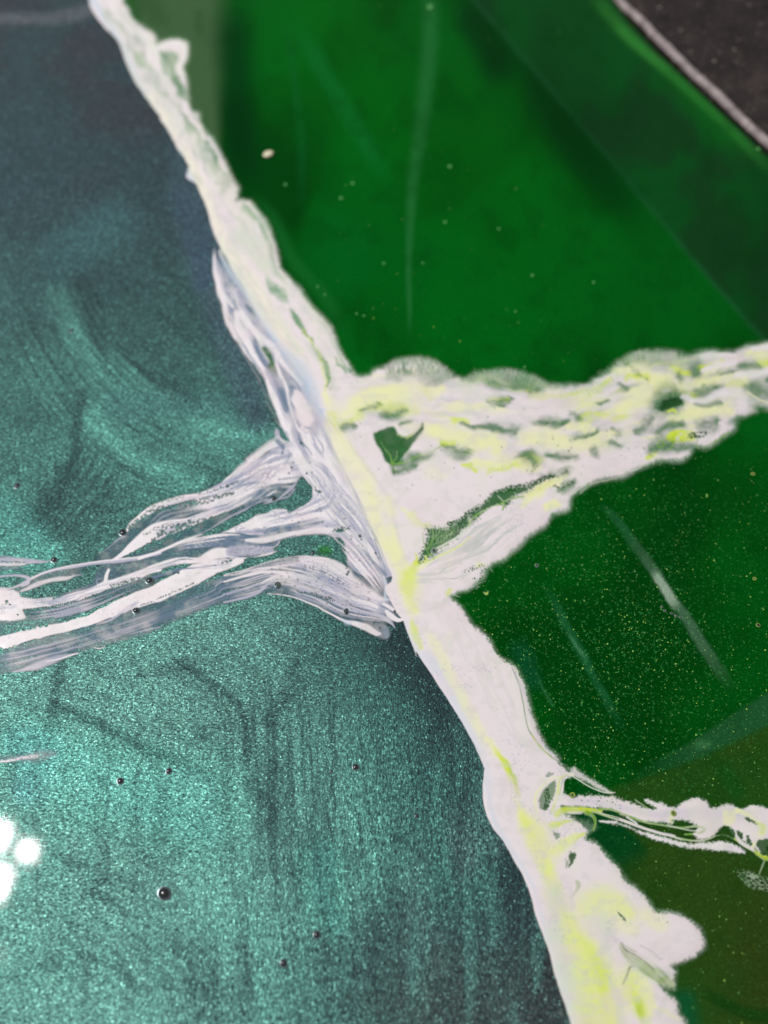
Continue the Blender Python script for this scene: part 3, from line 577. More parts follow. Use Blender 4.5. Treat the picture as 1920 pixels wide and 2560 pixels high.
    blob('M 570,338 680,352 800,398 900,422 1000,455 1100,482 1200,490 1300,478 1400,484 1480,522 1510,550 1440,548 1380,540 1200,522 1100,510 980,482 860,437 760,387 650,357 590,352', PINK, a=.97, soft=4, wa=3, fuzz=5, fs=4)
    for sp_, c_, a_ in (('M 440,250,5 500,268,7 620,270,7 720,300,6 860,350,6 1000,375,6 1100,385,7 1200,380,7 1250,400,8 1200,425,8 1120,430,5', YG, .9), ('M 320,250,10 420,268,12 500,275,9', col(60,110,40), .9), ('M 290,300,24 340,280,22 440,275,20 520,275,14 580,280,6', YEL2, .85),
                        ('M 480,290,14 520,310,12 540,350,8 530,400,6', YG, .9), ('M 520,280,6 640,320,6 760,360,5 900,410,5 1050,450,6 1150,470,6 1250,465,5 1340,438,5 1390,436,5', col(170,190,130), .9), ('M 560,290,3 700,325,3 820,375,3 960,420,4 1100,462,4', MINT, .9),
                        ('M 700,335,7 800,372,9 900,405,8 1000,430,9 1060,440,4', WHITE, .9), ('M 1180,430,7 1250,445,12 1300,420,16 1330,390,20', WHITE, .9), ('M 1000,370,3 1100,395,4 1180,410,4 1240,400,3', MINT, .8), ('M 740,320,4 800,355,6 810,365,3', PINK, .9),
                        ('M 1390,436,6 1440,460,7 1500,500,10 1560,530,12 1600,560,14 1640,582,14 1700,590,12', YEL2, .75), ('M 1640,582,7 1625,630,6 1600,690,5', YG, .7), ('M 1640,575,8 1680,520,8 1720,480,8', YEL2, .8), ('M 1450,275,14 1520,300,14 1580,350,14 1620,390,24 1600,440,20 1560,500,14', YEL, .95), ('M 1590,360,10 1625,385,16 1620,420,12', YEL2, .9),
                        ('M 1420,400,10 1450,440,12 1490,490,12 1560,530,10', WHITE, .9), ('M 1500,400,30 1540,440,34 1600,470,30', WHITE, .85), ('M 580,345,5 640,350,7 680,345,4', WHITE, .9), ('M 800,205,4 850,240,4 880,260,3', YG, .7), ('M 360,290,5 380,295,8 440,296,8 450,296,3', WHITE, .8)):
        line(sp_, c_, a=a_, soft=.5, wa=2)
    for w_ in ('M 1340,400 1400,390 1440,420 1435,460 1380,440 1320,440', 'M 1460,410 1490,420 1490,450 1465,445', 'M 1520,440 1545,470 1550,500 1520,490', 'M 1505,315 1550,335 1590,370 1560,360 1520,345', 'M 1590,480 1659,460 1720,500 1680,560 1640,570 1600,530'):
        blob(w_, None, a=.9, soft=2.5, wa=3, ws=12, fuzz=4, fs=4, rubit=True)
    # net of pale threads
    sl, X, Y, d, m = region(T('M 1460,672 1510,662 1600,690 1700,720 1900,760 1900,870 1700,812 1640,800 1560,780 1500,735'), soft=4, wa=4)
    if m.size:
        f1, f2, r = worley(X / 14, Y / 7, 5); nt = sm(.22, .04, f2 - f1) + .35 * sm(.5, .75, fbm(X / 5, Y / 3, 2, 8))
        put(sl, m * nt * .6, col(165, 180, 145))
    # ============ 6. upper right band
    band = T('I 100,420 240,372 330,362 355,330 430,312 500,272 620,258 720,272 800,322 850,372 960,386 1050,350 1180,335 1300,350 1400,385 1480,430 1560,437 | F 415,858 480,850 560,800 650,730 740,670 830,635 960,625 1080,640 1150,662 1220,635 1330,625 1450,630 1530,590 1659,565 1760,545 1950,520 1950,1010 '
             '1760,1000 1659,985 1600,965 1540,990 1520,1030 1440,1050 1440,1110 1400,1150 1320,1200 1250,1240 1180,1230 1150,1290 1080,1320 960,1320 880,1350 800,1380 700,1430 560,1450 450,1510 380,1560 370,1610 | f 1580,400 1450,440 1380,540 1250,620 1170,700 1090,770 1020,830 900,880 850,980 750,1060 640,1100 560,1150 400,1250 250,1200 200,900 100,500 60,300 | I 200,800 120,600')
    p = smooth(band[:, :2], 3, True); sl = box(p, 16); X, Y = grid(sl)
    Xw, Yw = warped(X, Y, 3, 28, 41); d = sdpoly(p, Xw, Yw)
    dd = d + 9 * (fbm(X / 5, Y / 8, 3, 43) - .5)
    m = sm(-10, 8, dd); put(sl, m, WHITE)
    put(sl, sm(-15, 2, d) * (1 - m) * .3, GRYG)
    # translucent fans on its upper edge
    for w_ in ('I 430,320 520,272 620,258 720,272 800,325 830,370 720,440 640,350 540,380 460,400', 'I 930,392 1050,352 1180,337 1300,352 1400,388 1430,440 1250,470 1050,430', 'F 700,700 830,640 960,628 1080,642 1150,665 1220,650 1230,760 1130,740 1030,720 930,740 850,690', 'F -20,760 80,770 180,820 230,870 120,880 0,850'):
        sl, X, Y, d, m = region(T(w_), soft=9, wa=4)
        q = .45 + .9 * (fbm(X / 3.4, Y / 11, 3, nseed()) - .5) * 1.6
        rub(sl, m * np.clip(q - .02, .05, .8)); put(sl, m * .12, MINT)
        line_ = sm(-7, -3, -np.abs(d - 3)) * .0
    # flow: drawn-out grey-green crevices and yellow drifts
    BAND = 'I 150,560,120 400,520,190 700,560,260 1000,620,300 1300,640,300 1600,620,280 | F 500,1000,330 800,900,340 1100,850,270 1400,800,210 1659,760,200 1900,740,200'
    streak(BAND, GRY, a=.5, L=70, W=9, lo=.46, hi=.62, wa=22, ws=70, tintit=True, octv=3)
    streak(BAND, YEL, a=.7, L=130, W=22, lo=.50, hi=.68, wa=26, ws=80, tintit=True, octv=3)
    streak(BAND, LAV, a=.35, L=50, W=6, lo=.54, hi=.64, wa=20, ws=50, tintit=True, octv=3)
    F2 = 'F 300,1120,160 600,1050,230 900,950,280 1200,860,240 1500,800,180 1800,760,180'
    streak(F2, GRYG, a=.7, L=45, W=6, lo=.56, hi=.66, wa=22, ws=45, octv=3)
    streak(F2, YEL2, a=.6, L=40, W=6, lo=.60, hi=.72, wa=22, ws=45, octv=3)
    melt('I 60,560,200 400,600,260 700,620,300 1000,640,340 1300,700,340 1600,700,320 | F 500,1020,360 800,930,360 1100,880,330 1400,830,290 1659,780,270 1900,750,270', 20, amp=9, scale=34, taps=9)
    def crev(spec, a=.8, size=4.2, k=1.0, cy_=None):
        line(spec, col(84,122,88), a=min(1, a * 1.05), soft=.9, k=k * 1.45, wa=8, ws=18, tintit=True)
        pts_ = T(spec)
        cells(spec, size * .85, fill=.42, var=.5, a=a * .72, wa=4, edge=.85)
    for sp_ in ('I 260,590,14 330,575,20 400,555,10', 'I 410,630,16 470,615,26 540,595,24 570,600,10', 'I 140,700,16 180,690,20 220,690,14', 'I 540,680,8 580,655,8', 'I 1090,530,10 1150,525,16 1240,520,8', 'I 1110,555,10 1200,560,8', 'I 920,680,8 1010,700,14 1100,700,16 1200,715,20 1270,722,20',
                'I 1380,672,12 1450,665,20 1520,680,20 1600,668,16', 'I 470,940,14 560,920,30 640,900,26 720,875,14', 'I 800,815,14 840,830,26 900,860,30 980,860,14', 'I 1300,890,14 1360,900,30 1390,940,34 1370,980,14', 'I 1480,880,12 1560,900,20 1640,890,14', 'I 480,990,14 540,970,14 620,950,10', 'I 1440,1020,14 1520,1010,20', 'I 1560,1000,14 1600,985,16',
                'F 380,1020,10 430,1045,26 450,1035,10', 'F 170,1085,12 250,1090,18 350,1080,12', 'F 400,1190,14 470,1170,26 560,1140,12', 'F 640,1130,10 700,1150,16', 'F 530,1250,12 540,1290,16', 'F 650,1220,14 700,1225,10', 'F 800,1160,10 860,1110,22 900,1060,16', 'F 230,1290,14 330,1305,20 420,1300,12', 'F 740,700,10 850,790,10 890,815,8',
                'F 310,1410,10 350,1400,16', 'F 300,1520,14 360,1500,26 400,1470,16', 'F 20,1300,10 100,1310,26 130,1350,24', 'F 1230,1090,24 1290,1090,34 1320,1070,16', 'F 700,840,10 740,860,12', 'F 1180,890,24 1240,870,40 1330,860,24', 'F 1480,720,24 1580,710,26', 'F 1340,770,12 1440,765,16', 'F 1500,830,14 1560,860,44 1600,890,50 1659,900,40', 'F 1090,790,20 1080,770,20', 'F 1200,740,24 1190,770,30',
                'F 1170,960,10 1250,975,14 1340,950,12', 'F 160,870,30 120,880,24', 'F 560,960,8 620,940,8', 'F 1650,800,14 1750,790,20'):
        crev(sp_, a=.85)
    for sp_, c_, a_, s_ in (('I 120,690,20 220,640,20 330,560,30 450,570,40 560,580,34 620,600,20', YEL2, .55, .9), ('I 150,620,40 300,520,60 450,480,50 600,440,50 720,470,40 800,450,30', YEL, .8, .9), ('I 690,450,30 720,500,24', YEL2, .5, .8), ('I 870,660,24 920,660,22 960,680,10', YEL2, .9, .6), ('I 700,700,30 850,760,60 1000,800,60 1150,800,50 1130,860,40', YEL, .9, .8),
                        ('I 930,940,8 990,950,22 1020,990,10', YEL2, .9, .6), ('I 1010,930,24 1120,950,34 1250,920,40 1330,970,30 1420,960,24', YEL, .95, .7), ('I 1100,990,14 1200,970,14 1260,940,14', YEL2, .6, .8), ('I 800,800,14 860,805,16', YEL2, .8, .7), ('I 1100,520,12 1200,515,14', YEL2, .5, .7),
                        ('I 1350,460,24 1450,495,18 1659,490,14 | F 480,880,16 560,850,14 640,800,12', YEL2, .55, .7), ('F 680,740,30 780,740,50 900,800,50 1000,820,44', YEL, .9, .8), ('F 750,800,16 830,780,20 890,800,14', YEL2, .8, .6), ('F 1030,730,16 1080,750,24 1140,760,20', YEL2, .9, .6), ('F 600,1040,24 720,990,50 820,930,60 900,880,60 1000,880,50 1120,850,40', YEL, .85, .9),
                        ('F 460,1030,14 540,1030,14 620,1040,12', YEL2, .8, .6), ('F 640,1060,14 740,1050,16', YEL2, .6, .7), ('F 380,1110,24 480,1110,34 540,1120,12', YEL, .95, .6), ('F 100,1180,50 260,1190,60 420,1230,40 560,1190,30 680,1140,16', YEL, .8, .8), ('F 1210,730,12 1280,705,14 1370,685,14', YEL2, .95, .5), ('F 1200,840,40 1350,800,34 1500,800,30', YEL, .9, .8), ('F 1400,840,16 1470,830,22 1500,830,10', YEL2, .9, .6),
                        ('F 1590,690,24 1700,690,30', YEL2, .8, .6), ('F 1520,640,20 1640,640,30', YEL, .9, .8), ('F 1000,920,16 1100,900,20 1180,890,14', YEL2, .6, .7), ('F 1060,1060,40 1150,1030,50 1280,1010,44 1400,1000,30', YEL, .85, .8), ('F 0,1350,16 60,1340,34 150,1330,40', YEL2, .5, .8), ('F 60,1620,20 130,1550,34 220,1490,34 320,1470,20', YEL, .95, .7), ('F 880,1310,14 940,1270,18', YEL2, .8, .6),
                        ('F 220,1640,20 300,1610,20', YEL, .9, .8), ('f 1200,270,20 1320,210,34 1450,160,24 1570,110,14', YEL2, .45, .8), ('f 1390,380,24 1480,340,24', YEL, .9, .8), ('f 250,440,30 300,520,34 370,545,30', YEL2, .5, .9), ('f 150,380,14 230,470,30', YEL, .6, .9), ('f 800,890,20 860,880,14', YEL, .8, .8), ('f 540,1120,18 570,1090,16', YEL2, .6, .8), ('f 60,700,50 110,800,40 160,870,30', YEL, .7, .9), ('I 740,1000,40 780,1010,30', YEL, .35, .9)):
        line(sp_, c_, a=a_, soft=s_, wa=9, ws=24, tintit=True)
    melt('I 60,560,200 400,600,260 700,620,300 1000,640,340 1300,700,340 1600,700,320 | F 500,1020,360 800,930,360 1100,880,330 1400,830,290 1659,780,270 1900,750,270', 4, amp=9, scale=20, taps=5)
    # the green window, its tail, and the long crevice
    blob('I 345,748 385,722 430,702 480,700 510,742 545,762 600,742 640,705 672,672 662,720 610,795 560,860 510,925 465,945 425,912 395,845 362,790', None, a=.97, soft=4, wa=3, ws=14, rubit=True)
    blob('I 350,748 385,722 430,702 480,700 510,742 545,762 600,742 640,705 672,672 662,720 610,795 560,860 510,925 465,945 425,912 395,845 362,790', col(40, 130, 60), a=.12, soft=8, wa=4, ws=20, mod=lambda X, Y: .4 + 1.1 * fbm(X / 9, Y / 9, 3, 88))
    line('I 500,748,4 560,762,5 610,740,5 655,690,4', YG, a=.85); line('I 560,770,4 620,730,5 650,695,4', YEL2, a=.6)
    for sp_ in ('I 465,930,5 455,880,4 430,850,3 390,790,2', 'I 465,930,4 495,895,4 500,850,2', 'I 462,935,6 480,975,5 480,1010,3', 'I 470,935,6 540,930,6 640,885,5 700,870,5 790,820,4'):
        line(sp_, YG, a=.75, wa=2)
    line('I 465,945,4 478,985,6 482,1020,3', col(60,90,60), a=.7)
    lens = 'f 275,830 340,690 350,590 300,560 400,540 520,540 620,480 720,430 770,370 860,310 940,240 1080,190 1240,170 1370,110 1490,90 1500,120 1380,170 1240,260 1130,310 1060,390 990,380 900,430 800,510 730,560 640,660 500,760 400,840 300,870'
    lens2 = 'f 420,740 520,700 640,640 720,580 760,600 680,690 560,760 440,830 380,850 330,865'
    sl, X, Y, d, m = region(T(lens), soft=6, wa=4, ws=14, fuzz=6, fs=4)
    f1, f2, r = worley(X / 6.0, Y / 6.0, 3); g = sm(0, 22, d)
    rub(sl, m * np.clip(g + sm(.1, -.05, f1 - .15 - .5 * g), 0, .93)); put(sl, m * g * .09 * (.4 + 1.1 * fbm(X / 7, Y / 7, 3, 89)), col(90, 160, 100))
    for k_ in range(10):
        t_ = k_ / 9.0
        line('f %g,%g,3 %g,%g,4 %g,%g,4 %g,%g,3' % (390 + 240 * t_, 540 - 30 * t_, 400 + 240 * t_, 600 - 25 * t_, 385 + 200 * t_, 670 - 60 * t_, 395 + 150 * t_, 735 - 70 * t_), col(130, 180, 90), a=.65, wa=5, ws=12)
    for sp_, c_, a_ in (('f 440,740,8 560,680,9 680,600,9 730,540,8 750,480,7', MINT, .9), ('f 730,540,6 790,450,7 900,390,7 1010,345,7 1100,300,8 1200,285,10', YG, .95), ('f 1040,350,8 1025,400,8', YG, .9), ('f 970,260,4 1030,320,5', MINT, .8), ('f 730,470,6 740,530,6', YG, .8), ('f 720,430,4 715,500,4', YG, .6),
                        ('f 350,860,8 480,800,9 600,740,8 700,680,7 740,630,6', YEL2, .8), ('f 360,800,10 375,850,8', YEL2, .8), ('f 385,790,6 430,790,7 430,830,7 395,840,6', YG, .9), ('f 340,600,4 345,700,4 385,790,5', YG, .8), ('f 420,560,4 425,640,4 385,740,5', YG, .8), ('f 270,860,14 290,820,12 275,780,8', YEL2, .8),
                        ('f 450,760,5 510,735,10 520,720,5', WHITE, .7), ('f 840,470,10 900,420,20 960,390,24 1000,385,14', WHITE, .95), ('f 320,770,3 345,800,3 370,800,3', MINT, .8)):
        line(sp_, c_, a=a_, soft=.6, wa=2)
    blob('f 700,690 760,640 860,560 960,490 1000,470 900,560 820,640 740,720 680,740', GRYG, a=.5, soft=8, tintit=True)
    cells('f 560,520,20 640,500,26 720,440,30 800,380,20', 5.2, fill=.42, a=.9)
    cells('f 950,260,24 1080,220,30 1240,190,30 1380,130,26 1470,105,14', 4.0, fill=.46, var=.4)
    cells('f 1450,200,20 1540,190,30 1620,170,30', 4.5, fill=.4, dens=.7)
    for sp_ in ('f 520,910,4 560,860,5 620,835,3', 'f 440,965,2 490,950,3 520,915,3', 'f 350,1010,2 480,1000,3 600,990,4 700,960,3', 'f 480,940,4 640,840,5 780,760,5', 'f 660,750,8 760,700,10 820,640,6'):
        line(sp_, GRYG, a=.75, wa=3)
    cells('f 700,930,18 800,900,24 860,880,14', 4, fill=.4, dens=.6)
    cells('f 780,1000,16 850,970,18', 5, fill=.4, dens=.6)
    streak('f 400,900,50 600,820,90 800,720,120 1000,600,130 1250,480,120', GRY, a=.8, L=80, W=7, lo=.48, hi=.62, wa=14, tintit=True)
    speck('I 500,900 900,900 1500,1000 1200,1200 900,1250 520,1100', 30, .8, 2.2, a=.5)
    speck('I 200,640 1600,560 1600,900 900,900 500,1100', 60, .8, 2.4, a=.6)
    speck('F 0,1200 900,1100 900,1350 400,1450 0,1600', 46, .8, 2.8, a=.75)
    # bright thread along the lower rim
    line('F 370,1560,4 450,1500,4 560,1430,4 680,1400,4 800,1385,4 880,1330,4', MINT, a=.8, wa=3)
    line('F 440,1540,3 520,1480,4 640,1450,3 760,1400,3', col(120,160,90), a=.8, wa=3)
    # the bright yellow eye and the loops
    blob('F 990,1190 1030,1140 1110,1130 1190,1150 1180,1200 1100,1215 1040,1220', YEL2, a=.95, soft=3)
    line('F 1060,1150,5 1040,1180,7 1050,1215,6', LIME, a=.7)
    line('F 1068,1180,10 1070,1190,10', GRY, a=.9); line('F 1090,1160,7 1100,1164,7', GRY, a=.8)
    crev('F 900,1260,20 960,1240,30 1060,1240,26 1150,1230,20', a=.9); crev('F 950,1140,24 1000,1110,20 1100,1100,14', a=.8)
    crev('F 950,980,40 1010,940,60 1070,930,50 1100,920,30', a=1.0, size=5)
    blob('F 950,990 980,940 1040,915 1105,925 1110,965 1060,985 1000,1010', None, a=.92, soft=4, fuzz=6, rubit=True)
    line('F 1010,1010,8 1040,1000,10 1060,1015,8', YEL2, a=.8)
    for sp_ in ('F 940,1220,4 970,1205,4 985,1225,4 950,1245,4 940,1220,4', 'F 1040,1215,4 1030,1250,3 1010,1260,3', 'F 1180,1150,5 1200,1190,4 1190,1220,4 1210,1250,3', 'F 1240,1240,4 1330,1195,4 1410,1140,4'):
        line(sp_, YG, a=.85, wa=1)
    cells('F 1150,1170,20 1230,1160,20 1280,1140,12', 6, fill=.44)
    line('F 1110,920,16 1200,945,18 1280,930,18 1350,890,24 1440,880,30 1500,930,30 1500,980,24', PINK, a=.75, soft=.8, wa=8)
    line('F 1180,965,8 1260,975,10 1350,945,8', GRYG, a=.7, soft=.7)
    line('F 1530,890,6 1600,930,6 1659,950,5 1760,990,5', YEL, a=.8)
    # right end: paler strips between the crevices
    for sp_ in ('F 1230,660,16 1350,645,16 1440,650,10', 'F 1240,740,16 1350,710,20 1440,690,18', 'F 1450,780,20 1600,760,20 1760,740,24', 'F 1560,600,14 1700,590,20'):
        line(sp_, PINK, a=.85, soft=.6, wa=4)
    for sp_, c_, a_, s_ in (('f 300,850,12 268,900,34 225,960,56 213,1050,62 235,1120,30', YEL2, .75, .7), ('f 225,1000,90 235,1120,80 250,1250,50', YELG, .6, .9), ('f 290,870,8 330,850,10 380,820,8', YEL2, .7, .6), ('f 300,900,20 340,880,14 420,840,10', YEL, .8, .8),
                            ('f 60,560,40 100,680,40 150,800,36 190,900,30', YEL, .7, .9), ('f 20,330,60 60,420,50', YEL, .5, .9)):
        line(sp_, c_, a=a_, soft=s_, wa=6, ws=24, tintit=True)
    streak('f 230,1000,60 400,1000,60 600,960,70 760,900,60', GRY, a=.9, L=60, W=5, lo=.46, hi=.6, wa=8, tintit=True)
    streak('f 330,900,40 500,800,60 700,660,70 900,520,70 1100,400,50', col(196,198,196), a=.9, L=110, W=5, lo=.5, hi=.6, wa=10, tintit=True)
    streak('f 330,930,40 560,850,60 760,760,70 980,620,80 1200,500,80', col(186,190,188), a=.8, L=70, W=4, lo=.54, hi=.64, wa=12, tintit=True)
    streak('I 0,560,30 120,760,60 220,960,90 330,1200,90 430,1450,80', IVORY, a=.6, L=110, W=5, lo=.5, hi=.62, wa=8, tintit=True)
    cells('f 820,950,20 880,920,20', 4, fill=.4, dens=.5)
    rg_ = np.random.RandomState(5)
    rim_ = smooth(T('I 430,318 500,276 620,262 720,276 800,326 850,376 960,390 1050,354 1180,339 1300,354 1400,388 1480,432 | F 480,855 560,805 650,735 740,675 830,640 960,630 1080,645 1150,665 1220,640 1330,630')[:, :2], 6)
    for k_ in range(0, len(rim_) - 1):
        for q_ in range(2):
            x_, y_ = rim_[k_] + (rim_[k_ + 1] - rim_[k_]) * rg_.rand(); t_ = rim_[k_ + 1] - rim_[k_]; t_ = t_ / (np.hypot(*t_) + 1e-6); n0, n1 = t_[1], -t_[0]
            ln = rg_.uniform(6, 16); a_ = rg_.uniform(4, 30)
            line(np.array([[x_ - n0 * a_, y_ - n1 * a_, 1.3], [x_ + n0 * ln * .4, y_ + n1 * ln * .4, 1.0], [x_ + n0 * ln, y_ + n1 * ln, .5]]), col(150, 192, 145), a=.33, wa=3, n=2)
    # edge of the window into the teal green at knot
    line('J 20,990,3 40,1060,4 60,1180,3', MINT, a=.5)
    blob('f 850,1105 880,1110 905,1095 900,1120 880,1130', YEL2, a=.8, soft=1.5, n=1)
    line('f 800,1085,3 810,1060,4 825,1065,3', MINT, a=.6, wa=0)
    for sp_ in ('f 590,1095,3 600,1130,4 660,1150,3', 'f 760,1070,2 800,1040,3 880,1010,2', 'f 900,880,3 930,920,3 940,940,2'):
        line(sp_, MINT, a=.6, wa=1)
    sl = (slice(0, NY), slice(0, NX)); X, Y = grid(sl)
    gs = sm(-4, 4, X - np.interp(Y, [-160, 0, 300, 640, 900, 1100, 1300, 1450, 1560, 1700, 1900, 2100, 2300, 2700], [235, 262, 440, 640, 790, 860, 950, 1000, 1060, 1180, 1270, 1340, 1400, 1500]))
    a0 = PA[sl].copy(); tint(sl, gs * sm(.98, .35, a0) * .85, col(126, 178, 128))
    a1 = np.where(gs > .5, a0 ** .82, a0); k_ = a1 / np.maximum(a0, 1e-4); PC[sl] *= k_[..., None]; PA[sl] = a1
    # overall fine pitting, so that no area of the film is perfectly even
    sl = (slice(0, NY), slice(0, NX)); X, Y = grid(sl)
    q = fbm(X / 26, Y / 20, 3, 77)
    tint(sl, .40 * sm(.48, .75, q), GRY); tint(sl, .35 * sm(.5, .72, fbm(X / 70, Y / 60, 3, 177)), col(224, 208, 212)); tint(sl, .25 * sm(.5, .72, fbm(X / 45, Y / 90, 3, 178)) * gs, col(222, 224, 200))
    q = vnoise(X / 3.1, Y / 3.1, 78) * vnoise(X / 60, Y / 45, 79)
    tint(sl, .35 * sm(.52, .72, q), LAV)

def base_green(X, Y):
    """colour of the green resin: pigment clouds, pale streaks, and room reflections put in"""
    g = np.stack([np.full(X.shape, v, np.float32) for v in col(0, 77, 13)], -1)
    def mix(m, c, a=1):
        nonlocal g; m = np.clip(m * a, 0, 1)[..., None]; g = g * (1 - m) + m * np.asarray(c, np.float32)
    n1 = fbm(X / 260, Y / 330, 3, 5)
    mix(sm(.45, .7, n1), col(1, 54, 10), .8); mix(sm(.55, .35, n1), col(0, 92, 22), .5)
    def L(spec, c, a, soft=.8, wa=8, ws=120, tp=.3):
        nonlocal g
        p = smooth(T(spec), 4); Xw, Yw = warped(X, Y, wa, ws, nseed()); d, s, w = rib(p, Xw, Yw); S_ = float(s.max()) + 1
        mix((1 - sm(1 - soft, 1 + soft, np.abs(d) / w)) * sm(0, tp * S_, s) * sm(S_, S_ * (1 - tp), s), c, a)
    # top: mirrored window and plant shapes put into the colour
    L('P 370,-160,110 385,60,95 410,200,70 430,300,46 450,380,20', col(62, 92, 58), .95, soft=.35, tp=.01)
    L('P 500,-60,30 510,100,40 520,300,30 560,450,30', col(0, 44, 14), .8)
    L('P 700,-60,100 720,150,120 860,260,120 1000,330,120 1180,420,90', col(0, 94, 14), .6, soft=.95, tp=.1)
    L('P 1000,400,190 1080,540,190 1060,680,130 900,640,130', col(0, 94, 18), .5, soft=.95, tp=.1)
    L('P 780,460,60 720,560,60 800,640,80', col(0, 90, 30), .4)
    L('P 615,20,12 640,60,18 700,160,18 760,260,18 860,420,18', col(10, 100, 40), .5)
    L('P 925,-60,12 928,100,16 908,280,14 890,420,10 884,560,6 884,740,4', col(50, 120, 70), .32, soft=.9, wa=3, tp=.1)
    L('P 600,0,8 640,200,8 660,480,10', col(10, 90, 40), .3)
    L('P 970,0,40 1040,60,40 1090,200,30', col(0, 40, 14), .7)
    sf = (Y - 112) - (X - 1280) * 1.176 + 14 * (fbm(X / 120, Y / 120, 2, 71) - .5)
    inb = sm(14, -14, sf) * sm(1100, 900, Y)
    mix(inb, col(14, 60, 28), .55); mix(inb * sm(.4, .7, fbm(X / 130, Y / 130, 3, 72)), col(18, 48, 26), .6)  # pale wedge: ceiling reflection put into the resin colour
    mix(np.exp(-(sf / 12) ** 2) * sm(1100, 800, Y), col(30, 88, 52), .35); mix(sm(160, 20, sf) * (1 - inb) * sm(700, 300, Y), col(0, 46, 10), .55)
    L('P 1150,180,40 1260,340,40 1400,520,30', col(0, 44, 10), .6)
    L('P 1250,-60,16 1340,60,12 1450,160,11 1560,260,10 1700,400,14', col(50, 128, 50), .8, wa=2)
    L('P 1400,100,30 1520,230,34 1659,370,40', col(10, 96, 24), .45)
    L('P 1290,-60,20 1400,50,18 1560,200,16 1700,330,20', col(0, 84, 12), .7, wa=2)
    # along the upper vein the white bleeds into the green
    L('A 1560,1200,30 | E 580,200,34 740,380,38 830,600,40 960,760,40 1120,960,40 1260,1260,34', col(20, 100, 40), .5, soft=.95)
    # middle right
    mid = sm(1120, 1240, Y + (X - 1500) * .15)
    mix(mid * (.3 + .6 * fbm(X / 200, Y / 200, 2, 15)), col(0, 58, 8), .8)
    L('J 560,-60,22 660,20,22 760,150,30 830,260,30', col(30, 90, 50), .75, soft=.4)
    L('J 700,60,20 790,190,26 870,310,32 960,440,32 1030,560,30 1120,670,30 1210,820,34 1300,960,34 1380,1080,36 1440,1200,34', col(78, 114, 88), .6, soft=.4, wa=4, ws=14, tp=.35)
    L('J 900,360,20 960,450,26 1030,560,28 1090,640,24', col(150, 170, 150), .8, soft=.35, wa=4, ws=14)
    L('J 140,400,20 280,600,24 380,790,24 480,960,26 560,1120,24 660,1300,26 760,1460,26', col(28, 94, 54), .6, soft=.6, tp=.3)
    L('J 360,760,8 420,870,10 490,980,8', col(70, 128, 90), .6)
    L('J 130,1010,8 200,1150,8 280,1290,8', col(50, 112, 70), .5)
    L('J 20,800,60 100,980,60 150,1200,50', col(10, 74, 44), .6)
    # lower right: a translucent olive layer and a grey-green bar
    ed = sm(1400, 1640, X + .6 * (Y - 1950)) * sm(-12, 12, (Y - np.interp(X, [1480, 1596, 1743, 1859, 1920, 2400], [1985, 1950, 1897, 1843, 1812, 1580])))
    mix(ed * (.75 + .3 * fbm(X / 90, Y / 90, 2, 61)), col(36, 72, 20), .95)
    mix(ed * sm(.42, .68, fbm(X / 240, Y / 240, 2, 66)), col(44, 66, 18), .5)
    mix(sm(2050, 2500, Y) * sm(1700, 1950, X), col(52, 50, 18), .5)
    up = np.interp(X, [1560, 1735, 1781, 1920, 2400], [1945, 1851, 1820, 1731, 1450]); lo_ = np.interp(X, [1480, 1596, 1743, 1859, 1920, 2400], [1985, 1950, 1897, 1843, 1812, 1580])
    mix(sm(-8, 8, Y - up) * sm(10, -10, Y - lo_) * sm(1540, 1780, X), col(34, 84, 48), .75)
    L('J 1180,1500,30 1300,1500,20', col(60, 116, 70), .6, soft=.9)
    L('M 420,60,120 600,420,130 700,560,150 800,680,140 860,700,60', col(0, 62, 24), .95, soft=.18, wa=6)
    L('M 1340,-60,50 1420,80,50 1500,230,40', col(14, 74, 20), .7)
    L('M 1060,1380,100 1080,1550,120 1100,1750,120', col(10, 78, 42), .9, soft=.5)
    L('M 1150,1380,40 1350,1500,40 1500,1580,40 1659,1610,44 1900,1640,50', col(18, 60, 14), .85, soft=.6)
    # darker clouds
    n2 = fbm(X / 55, Y / 55, 3, 25)
    mix(sm(.5, .8, n2), col(0, 52, 6), .25)
    return g

